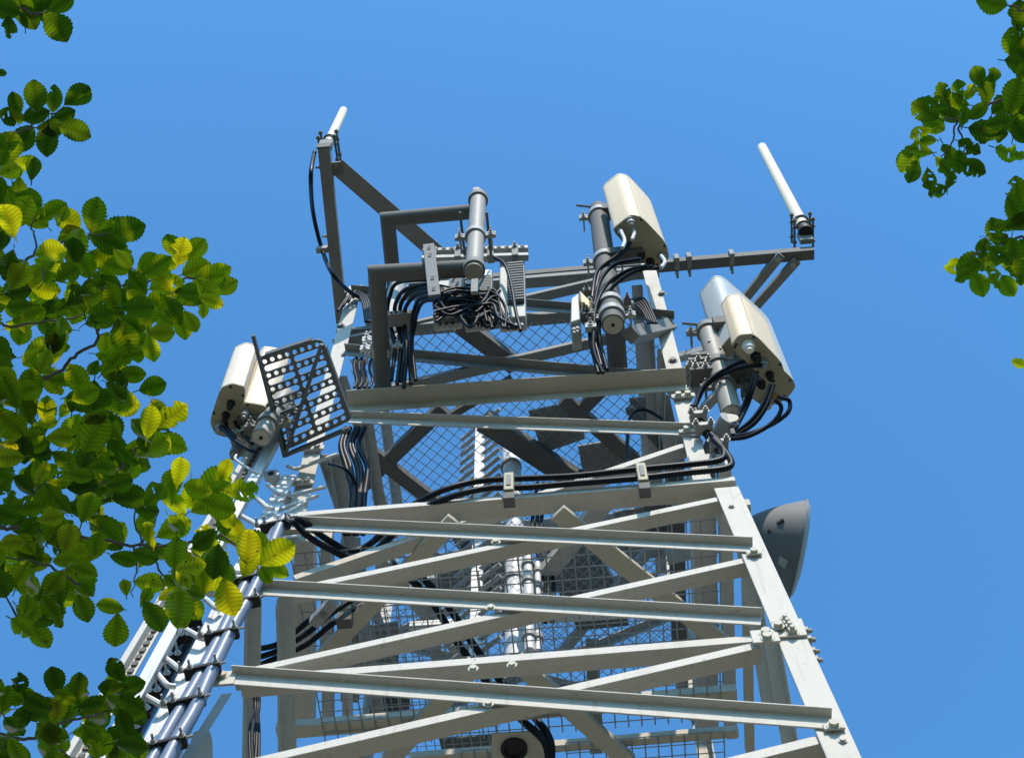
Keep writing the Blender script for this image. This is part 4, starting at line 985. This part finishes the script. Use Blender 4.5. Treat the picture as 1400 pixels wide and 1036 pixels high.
def tree(name, trunk_xy, label, regions, singles, twigs, limbs, t0, t1, shade_leaves):
    base = Vector((*trunk_xy, 0)); th_ = thing(name, base, label, 'tree')
    tr = MB(); P = [base + Vector((.05 * math.sin(i * 1.3), .05 * math.cos(i * 1.1), i * .75)) for i in range(10)]
    tr.tube(spline(P, 4), .16, 14, .06); tr.build('trunk', 'bark', th_, True, ang=70)
    for pts in limbs:
        MB().tube([(base + Vector((0, 0, pts[0]))) * (1 - t_) ** 2 + (at_depth(*pts[1]) + Vector((0, 0, .05))) * 2 * t_ * (1 - t_) + at_depth(*pts[2]) * t_ * t_ for t_ in [k_ / 14 for k_ in range(15)]], .02, 8, .004).build('branch', 'bark', th_, True, ang=70)
    for pts, r in twigs:
        tw = MB()
        sp = spline([at_depth(*q) for q in pts], 6); sp = [p + Vector((random.gauss(0, .002), random.gauss(0, .002), random.gauss(0, .002))) for p in sp]
        tw.tube(sp, r, 6, r * .45); tw.build('twig', 'bark', th_, True, ang=70)
    mb = MB(); hue_shade, vein = [], []
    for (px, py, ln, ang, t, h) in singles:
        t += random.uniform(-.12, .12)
        b = put(mb, hue_shade, vein, px, py, ln, ang, t, h, tilt=.2)
    for poly, holes, count, sz in regions:
        xs = [p[0] for p in poly]; ys = [p[1] for p in poly]; k = 0; tries = 0
        while k < count and tries < count * 60:
            tries += 1
            x, y = random.uniform(min(xs), max(xs)), random.uniform(min(ys), max(ys))
            if not inside(poly, x, y) or any(((x - a) / ra) ** 2 + ((y - b) / rb) ** 2 < 1 for a, b, ra, rb in holes): continue
            k += 1; t = random.uniform(t0, t1)
            ang = random.choice((0, 1)) * 180 * 0 + random.gauss(-20 if random.random() < .6 else 80, 60)
            h = min(1, max(0, random.betavariate(1.8, 2.6)))
            if random.random() < .025: h = random.uniform(.8, .95)
            b = put(mb, hue_shade, vein, x, y, random.gauss(sz, sz * .16), ang, t, h)
    k = 0
    for _ in range(20000):                  # unseen crown leaves added sunward, above and behind the camera, to shade those in view
        if k >= shade_leaves: break
        q = random.choice(singles) if random.random() < .35 or not regions else None
        if q: x, y = q[0], q[1]
        else:
            pl_ = random.choice(regions)[0]; xs = [p[0] for p in pl_]; ys = [p[1] for p in pl_]; x, y = random.uniform(min(xs), max(xs)), random.uniform(min(ys), max(ys))
            if not inside(pl_, x, y): continue
        c = at_depth(x, y, random.uniform(t0, t1)) + sv * random.uniform(.25, 2.6) + Vector((random.gauss(0, .12), random.gauss(0, .12), random.gauss(0, .08)))
        v = c - O; d = v.dot(_F); a, b = v.dot(right) / d * F + 700, 518 - v.dot(up) / d * F
        if d > 0 and -60 < a < 1460 and -60 < b < 1096: continue
        k += 1; a_ = random.uniform(0, 6.28); tp = Vector((math.cos(a_), math.sin(a_), random.uniform(-.4, .2)))
        leaf(mb, hue_shade, vein, c, tp, EZ + Vector((random.gauss(0, .3), random.gauss(0, .3), 0)), random.uniform(.06, .085), random.uniform(.042, .055), random.uniform(.1, .6))
    o = mb.build('crown', 'leaf', th_, True, ang=180)
    at = o.data.attributes.new('hue_shade', 'FLOAT', 'POINT'); at.data.foreach_set('value', hue_shade)
    at = o.data.attributes.new('vein', 'FLOAT', 'POINT'); at.data.foreach_set('value', vein)
    return th_
main = [(-40, 150), (0, 185), (28, 215), (62, 232), (66, 272), (118, 290), (136, 312), (180, 318), (186, 350), (222, 345), (258, 362), (298, 372), (296, 394), (270, 420), (228, 452), (200, 462), (188, 492), (180, 520), (212, 556), (236, 568), (232, 600), (244, 650), (300, 650), (318, 668), (300, 690), (322, 716), (372, 750), (372, 776), (322, 790), (300, 815), (268, 838), (226, 838), (196, 812), (180, 780), (160, 755), (128, 768), (116, 806), (72, 830), (58, 852), (24, 842), (0, 820), (-40, 830)]
mholes = [(160, 395, 10, 12), (48, 470, 10, 9), (105, 620, 10, 9), (170, 690, 10, 12), (60, 790, 12, 9), (250, 740, 9, 8), (95, 745, 12, 8), (20, 610, 9, 9), (220, 390, 8, 8), (150, 560, 12, 9), (118, 470, 36, 34), (92, 532, 16, 10), (66, 392, 12, 10), (118, 340, 9, 9), (30, 520, 10, 12), (97, 690, 13, 10), (193, 726, 9, 16), (142, 790, 20, 38), (222, 645, 22, 18), (202, 505, 20, 14), (30, 285, 6, 12), (175, 430, 10, 8)]
low = [(-40, 930), (0, 935), (20, 935), (60, 938), (100, 935), (116, 958), (135, 968), (150, 955), (160, 925), (176, 930), (182, 960), (184, 1060), (-40, 1060)]
lholes = [(76, 953, 12, 5), (105, 995, 12, 9), (30, 965, 12, 6), (50, 1030, 7, 10), (150, 1030, 5, 18)]
S1 = []
for (x, y, ln, a, h) in ((48, 130, 46, 95, .25), (74, 134, 40, 85, .5), (107, 132, 44, 35, .3), (21, 142, 38, 100, .1), (88, 158, 36, 20, .25), (104, 179, 48, -20, .35), (64, 192, 50, -95, .2), (32, 190, 44, -125, .2), (14, 160, 40, 170, .15), (48, 158, 40, 200, .1), (70, 175, 40, 0, .1),
    (78, 36, 54, -55, .3), (12, 38, 34, -90, .55), (30, 12, 50, 100, .2), (55, 12, 50, 30, .25), (85, 5, 40, 30, .6), (40, 25, 40, -60, .3), (5, 12, 46, 160, .3), (2, 100, 16, 0, .3),
    (128, 292, 52, 80, .4), (176, 314, 52, 15, .2), (150, 330, 50, -20, .2), (235, 335, 36, 110, .35), (247, 342, 42, 75, .75), (268, 340, 40, 50, .72), (270, 368, 44, 20, .92), (297, 374, 46, 30, .98), (308, 392, 42, 25, .82), (262, 400, 46, 0, .3), (290, 412, 36, -20, .9), (278, 424, 26, -90, .95), (250, 444, 46, -80, .6), (262, 440, 34, -60, .7), (222, 455, 38, 0, .9), (238, 425, 46, -60, .25), (195, 448, 30, 20, .85),
    (170, 462, 54, -70, .45), (207, 476, 42, -80, .6), (145, 470, 36, 90, .85), (190, 420, 46, 0, .2), (150, 505, 40, 100, .4), (180, 512, 44, 0, .4), (210, 528, 40, 15, .3), (134, 552, 44, 40, .7), (235, 568, 56, 35, .62), (232, 606, 56, -15, .6), (205, 575, 50, 80, .6), (130, 590, 60, 60, .62), (105, 518, 50, 120, .62),
    (246, 643, 44, 80, .6), (235, 660, 44, 90, .5), (292, 661, 58, 40, .62), (308, 642, 36, 70, .7), (332, 670, 48, 10, .45), (300, 692, 50, -20, .55), (318, 730, 46, 10, .4), (339, 745, 50, 85, .97), (380, 756, 58, 30, .68), (380, 780, 36, -30, .5), (364, 786, 28, -60, .4), (312, 818, 56, -75, .78), (284, 796, 48, 45, .85), (262, 774, 44, 10, .9), (260, 812, 44, -10, .4), (262, 830, 46, -45, .6), (245, 842, 40, -60, .62), (212, 842, 50, -60, .3),
    (159, 862, 48, -95, .55), (150, 828, 40, 170, .55), (171, 802, 24, 100, .7), (200, 815, 30, 60, .5), (114, 832, 42, -70, .35), (73, 836, 54, -60, .4), (54, 868, 48, -55, .6), (30, 858, 38, -40, .6), (115, 780, 44, -20, .5), (113, 802, 44, -40, .35), (145, 725, 54, -40, .35), (120, 692, 46, 70, .45), (70, 708, 40, 10, .96), (64, 560, 44, 90, .6), (35, 560, 46, 110, .45), (85, 598, 44, 0, .98),
    (62, 395, 46, -10, .6), (40, 430, 50, 20, .6), (75, 475, 44, 90, .85), (30, 290, 56, 60, .8), (12, 300, 50, 110, .75),
    (158, 915, 40, 120, .3), (178, 938, 48, 20, .45), (150, 940, 36, 180, .2), (165, 960, 44, -40, .35), (182, 960, 40, -30, .4), (135, 985, 40, 20, .8), (107, 938, 44, 80, .6), (75, 930, 44, 100, .35), (25, 938, 44, 80, .3), (188, 1022, 44, -80, .45), (170, 990, 44, -70, .4), (185, 975, 40, -60, .3), (60, 970, 50, 30, .3), (95, 965, 46, -30, .35), (125, 962, 36, 10, .3)):
    S1.append((x, y, ln * 1.05, a, 2.55 + random.uniform(-.25, .35), h * .35 if y < 215 or (y > 895 and x < 215) else min(.84, h)))  # top and bottom clusters out of the sun: shade painted into leaf colour
tw1 = [([(-30, 712, 2.7), (0, 718, 2.7), (60, 728, 2.7), (120, 735, 2.68), (192, 747, 2.66), (255, 741, 2.62), (310, 735, 2.6), (345, 770, 2.6)], .0042), ([(192, 747, 2.66), (186, 700, 2.66), (215, 680, 2.66)], .002), ([(192, 747, 2.66), (208, 722, 2.66), (214, 702, 2.7)], .0022), ([(205, 748, 2.65), (222, 790, 2.65), (222, 806, 2.65)], .0022), ([(185, 745, 2.65), (186, 780, 2.65), (182, 815, 2.65)], .002), ([(262, 740, 2.62), (298, 775, 2.62), (300, 795, 2.62)], .002),
    ([(-20, 447, 2.6), (0, 445, 2.6), (55, 442, 2.6), (114, 430, 2.6)], .003), ([(70, 515, 2.8), (98, 492, 2.8), (130, 464, 2.8), (134, 445, 2.8), (137, 432, 2.8), (150, 400, 2.8), (200, 385, 2.7), (270, 380, 2.6)], .0036), ([(130, 464, 2.8), (152, 453, 2.8)], .002), ([(141, 662, 2.7), (170, 632, 2.7), (204, 600, 2.7), (225, 575, 2.7)], .0034), ([(0, 720, 2.75), (30, 690, 2.75), (62, 660, 2.75)], .003), ([(0, 372, 2.6), (48, 350, 2.6), (100, 325, 2.6), (150, 320, 2.6)], .0032), ([(48, 350, 2.6), (46, 310, 2.6), (50, 290, 2.6)], .002), ([(0, 195, 2.7), (22, 183, 2.7), (55, 165, 2.7), (85, 150, 2.7)], .0026),
    ([(-20, 1000, 2.6), (40, 1010, 2.6), (90, 985, 2.6), (140, 975, 2.6), (165, 945, 2.6)], .0034), ([(70, 1010, 2.6), (100, 1036, 2.6), (130, 1050, 2.6)], .0026), ([(60, 20, 2.7), (20, 10, 2.7), (-20, 0, 2.7)], .003), ([(30, 850, 2.7), (0, 800, 2.7)], .0024), ([(110, 800, 2.7), (60, 770, 2.7), (-10, 760, 2.7)], .003)]
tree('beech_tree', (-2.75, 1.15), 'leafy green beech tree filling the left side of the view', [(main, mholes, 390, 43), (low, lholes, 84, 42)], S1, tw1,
     [[2.6, (-120, 690, 2.75), (-30, 712, 2.7)], [3.2, (-120, 460, 2.7), (-20, 447, 2.6)], [3.4, (-120, 395, 2.7), (0, 372, 2.6)], [2.2, (-140, 980, 2.7), (-20, 1000, 2.6)], [4.2, (-120, 20, 2.8), (-20, 0, 2.7)], [3.8, (-100, 220, 2.8), (0, 195, 2.7)], [2.9, (-110, 560, 2.8), (70, 515, 2.8)], [2.5, (-90, 770, 2.75), (-10, 760, 2.7)]], 2.35, 3.15, 720)
S2 = []
for (x, y, ln, a, h) in ((1356, 4, 46, -15, .62), (1394, 20, 44, 90, .35), (1388, 60, 50, 110, .6), (1395, 62, 44, -80, .25), (1264, 150, 44, 150, .3), (1290, 130, 40, 110, .25), (1303, 140, 44, 170, .65), (1312, 122, 30, 100, .5), (1326, 125, 26, 60, .96), (1338, 105, 34, 110, .2), (1356, 108, 36, 80, .2), (1275, 170, 40, -30, .55), (1352, 180, 56, -10, .15), (1318, 158, 30, 80, .4), (1243, 218, 46, 240, .35), (1255, 205, 40, 170, .65), (1290, 228, 34, -50, .4), (1282, 262, 30, 200, .25), (1300, 245, 26, 70, .3), (1330, 230, 40, -25, .2), (1312, 222, 34, -90, .3), (1388, 130, 56, 70, .65), (1390, 160, 52, 80, .55), (1382, 210, 44, -20, .62), (1395, 180, 40, -60, .2), (1268, 192, 24, 180, .5),
    (1391, 262, 48, 100, .65), (1388, 288, 44, -60, .5), (1360, 315, 40, 100, .35), (1378, 305, 44, 20, .65), (1306, 364, 34, 190, .9), (1332, 360, 58, 195, .45), (1340, 390, 36, -70, .6), (1358, 380, 36, -60, .7), (1388, 352, 52, -80, .55), (1372, 330, 34, -30, .3), (1393, 372, 40, -80, .5), (1394, 497, 26, 160, .7), (1345, 340, 30, -100, .3), (1278, 140, 36, 160, .25), (1300, 158, 36, -20, .2), (1338, 152, 34, 40, .3), (1346, 124, 36, 100, .2), (1258, 182, 34, 200, .4), (1248, 236, 34, 250, .3), (1270, 246, 32, -80, .3), (1298, 212, 34, -60, .25), (1326, 202, 36, -30, .2), (1368, 168, 44, 10, .3), (1374, 142, 44, 40, .4), (1318, 376, 32, 210, .5), (1352, 356, 40, 180, .3), (1370, 350, 40, -40, .3), (1378, 392, 34, -60, .6), (1396, 304, 44, 20, .4)):
    S2.append((x, y, ln * 1.06, a, 2.75 + random.uniform(-.2, .25), h * .6))  # backlit leaves: their shade is painted in by darkening the leaf colour
tw2 = [([(1440, 110, 2.75), (1395, 130, 2.75), (1355, 142, 2.75), (1325, 155, 2.75), (1308, 165, 2.75), (1290, 160, 2.75)], .0032), ([(1308, 165, 2.75), (1300, 195, 2.75), (1285, 225, 2.75)], .002), ([(1310, 168, 2.75), (1318, 200, 2.75), (1322, 220, 2.75)], .002), ([(1440, 320, 2.75), (1395, 326, 2.75), (1366, 335, 2.75), (1345, 345, 2.75), (1325, 350, 2.75)], .003), ([(1362, 335, 2.75), (1350, 330, 2.75), (1342, 322, 2.75)], .0012), ([(1440, 20, 2.75), (1400, 15, 2.75), (1375, 5, 2.75)], .003), ([(1430, 500, 2.75), (1400, 498, 2.75)], .002)]
RAG[0] = .75
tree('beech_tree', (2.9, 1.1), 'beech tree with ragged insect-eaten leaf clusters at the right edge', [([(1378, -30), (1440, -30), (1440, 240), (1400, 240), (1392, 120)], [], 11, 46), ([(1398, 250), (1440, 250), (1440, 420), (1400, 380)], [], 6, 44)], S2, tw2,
     [[3.6, (1500, 90, 2.8), (1440, 110, 2.75)], [3.1, (1500, 310, 2.8), (1440, 320, 2.75)], [4.0, (1500, 30, 2.8), (1440, 20, 2.75)], [2.8, (1640, 560, 2.9), (1430, 500, 2.75)]], 2.5, 3.1, 300)
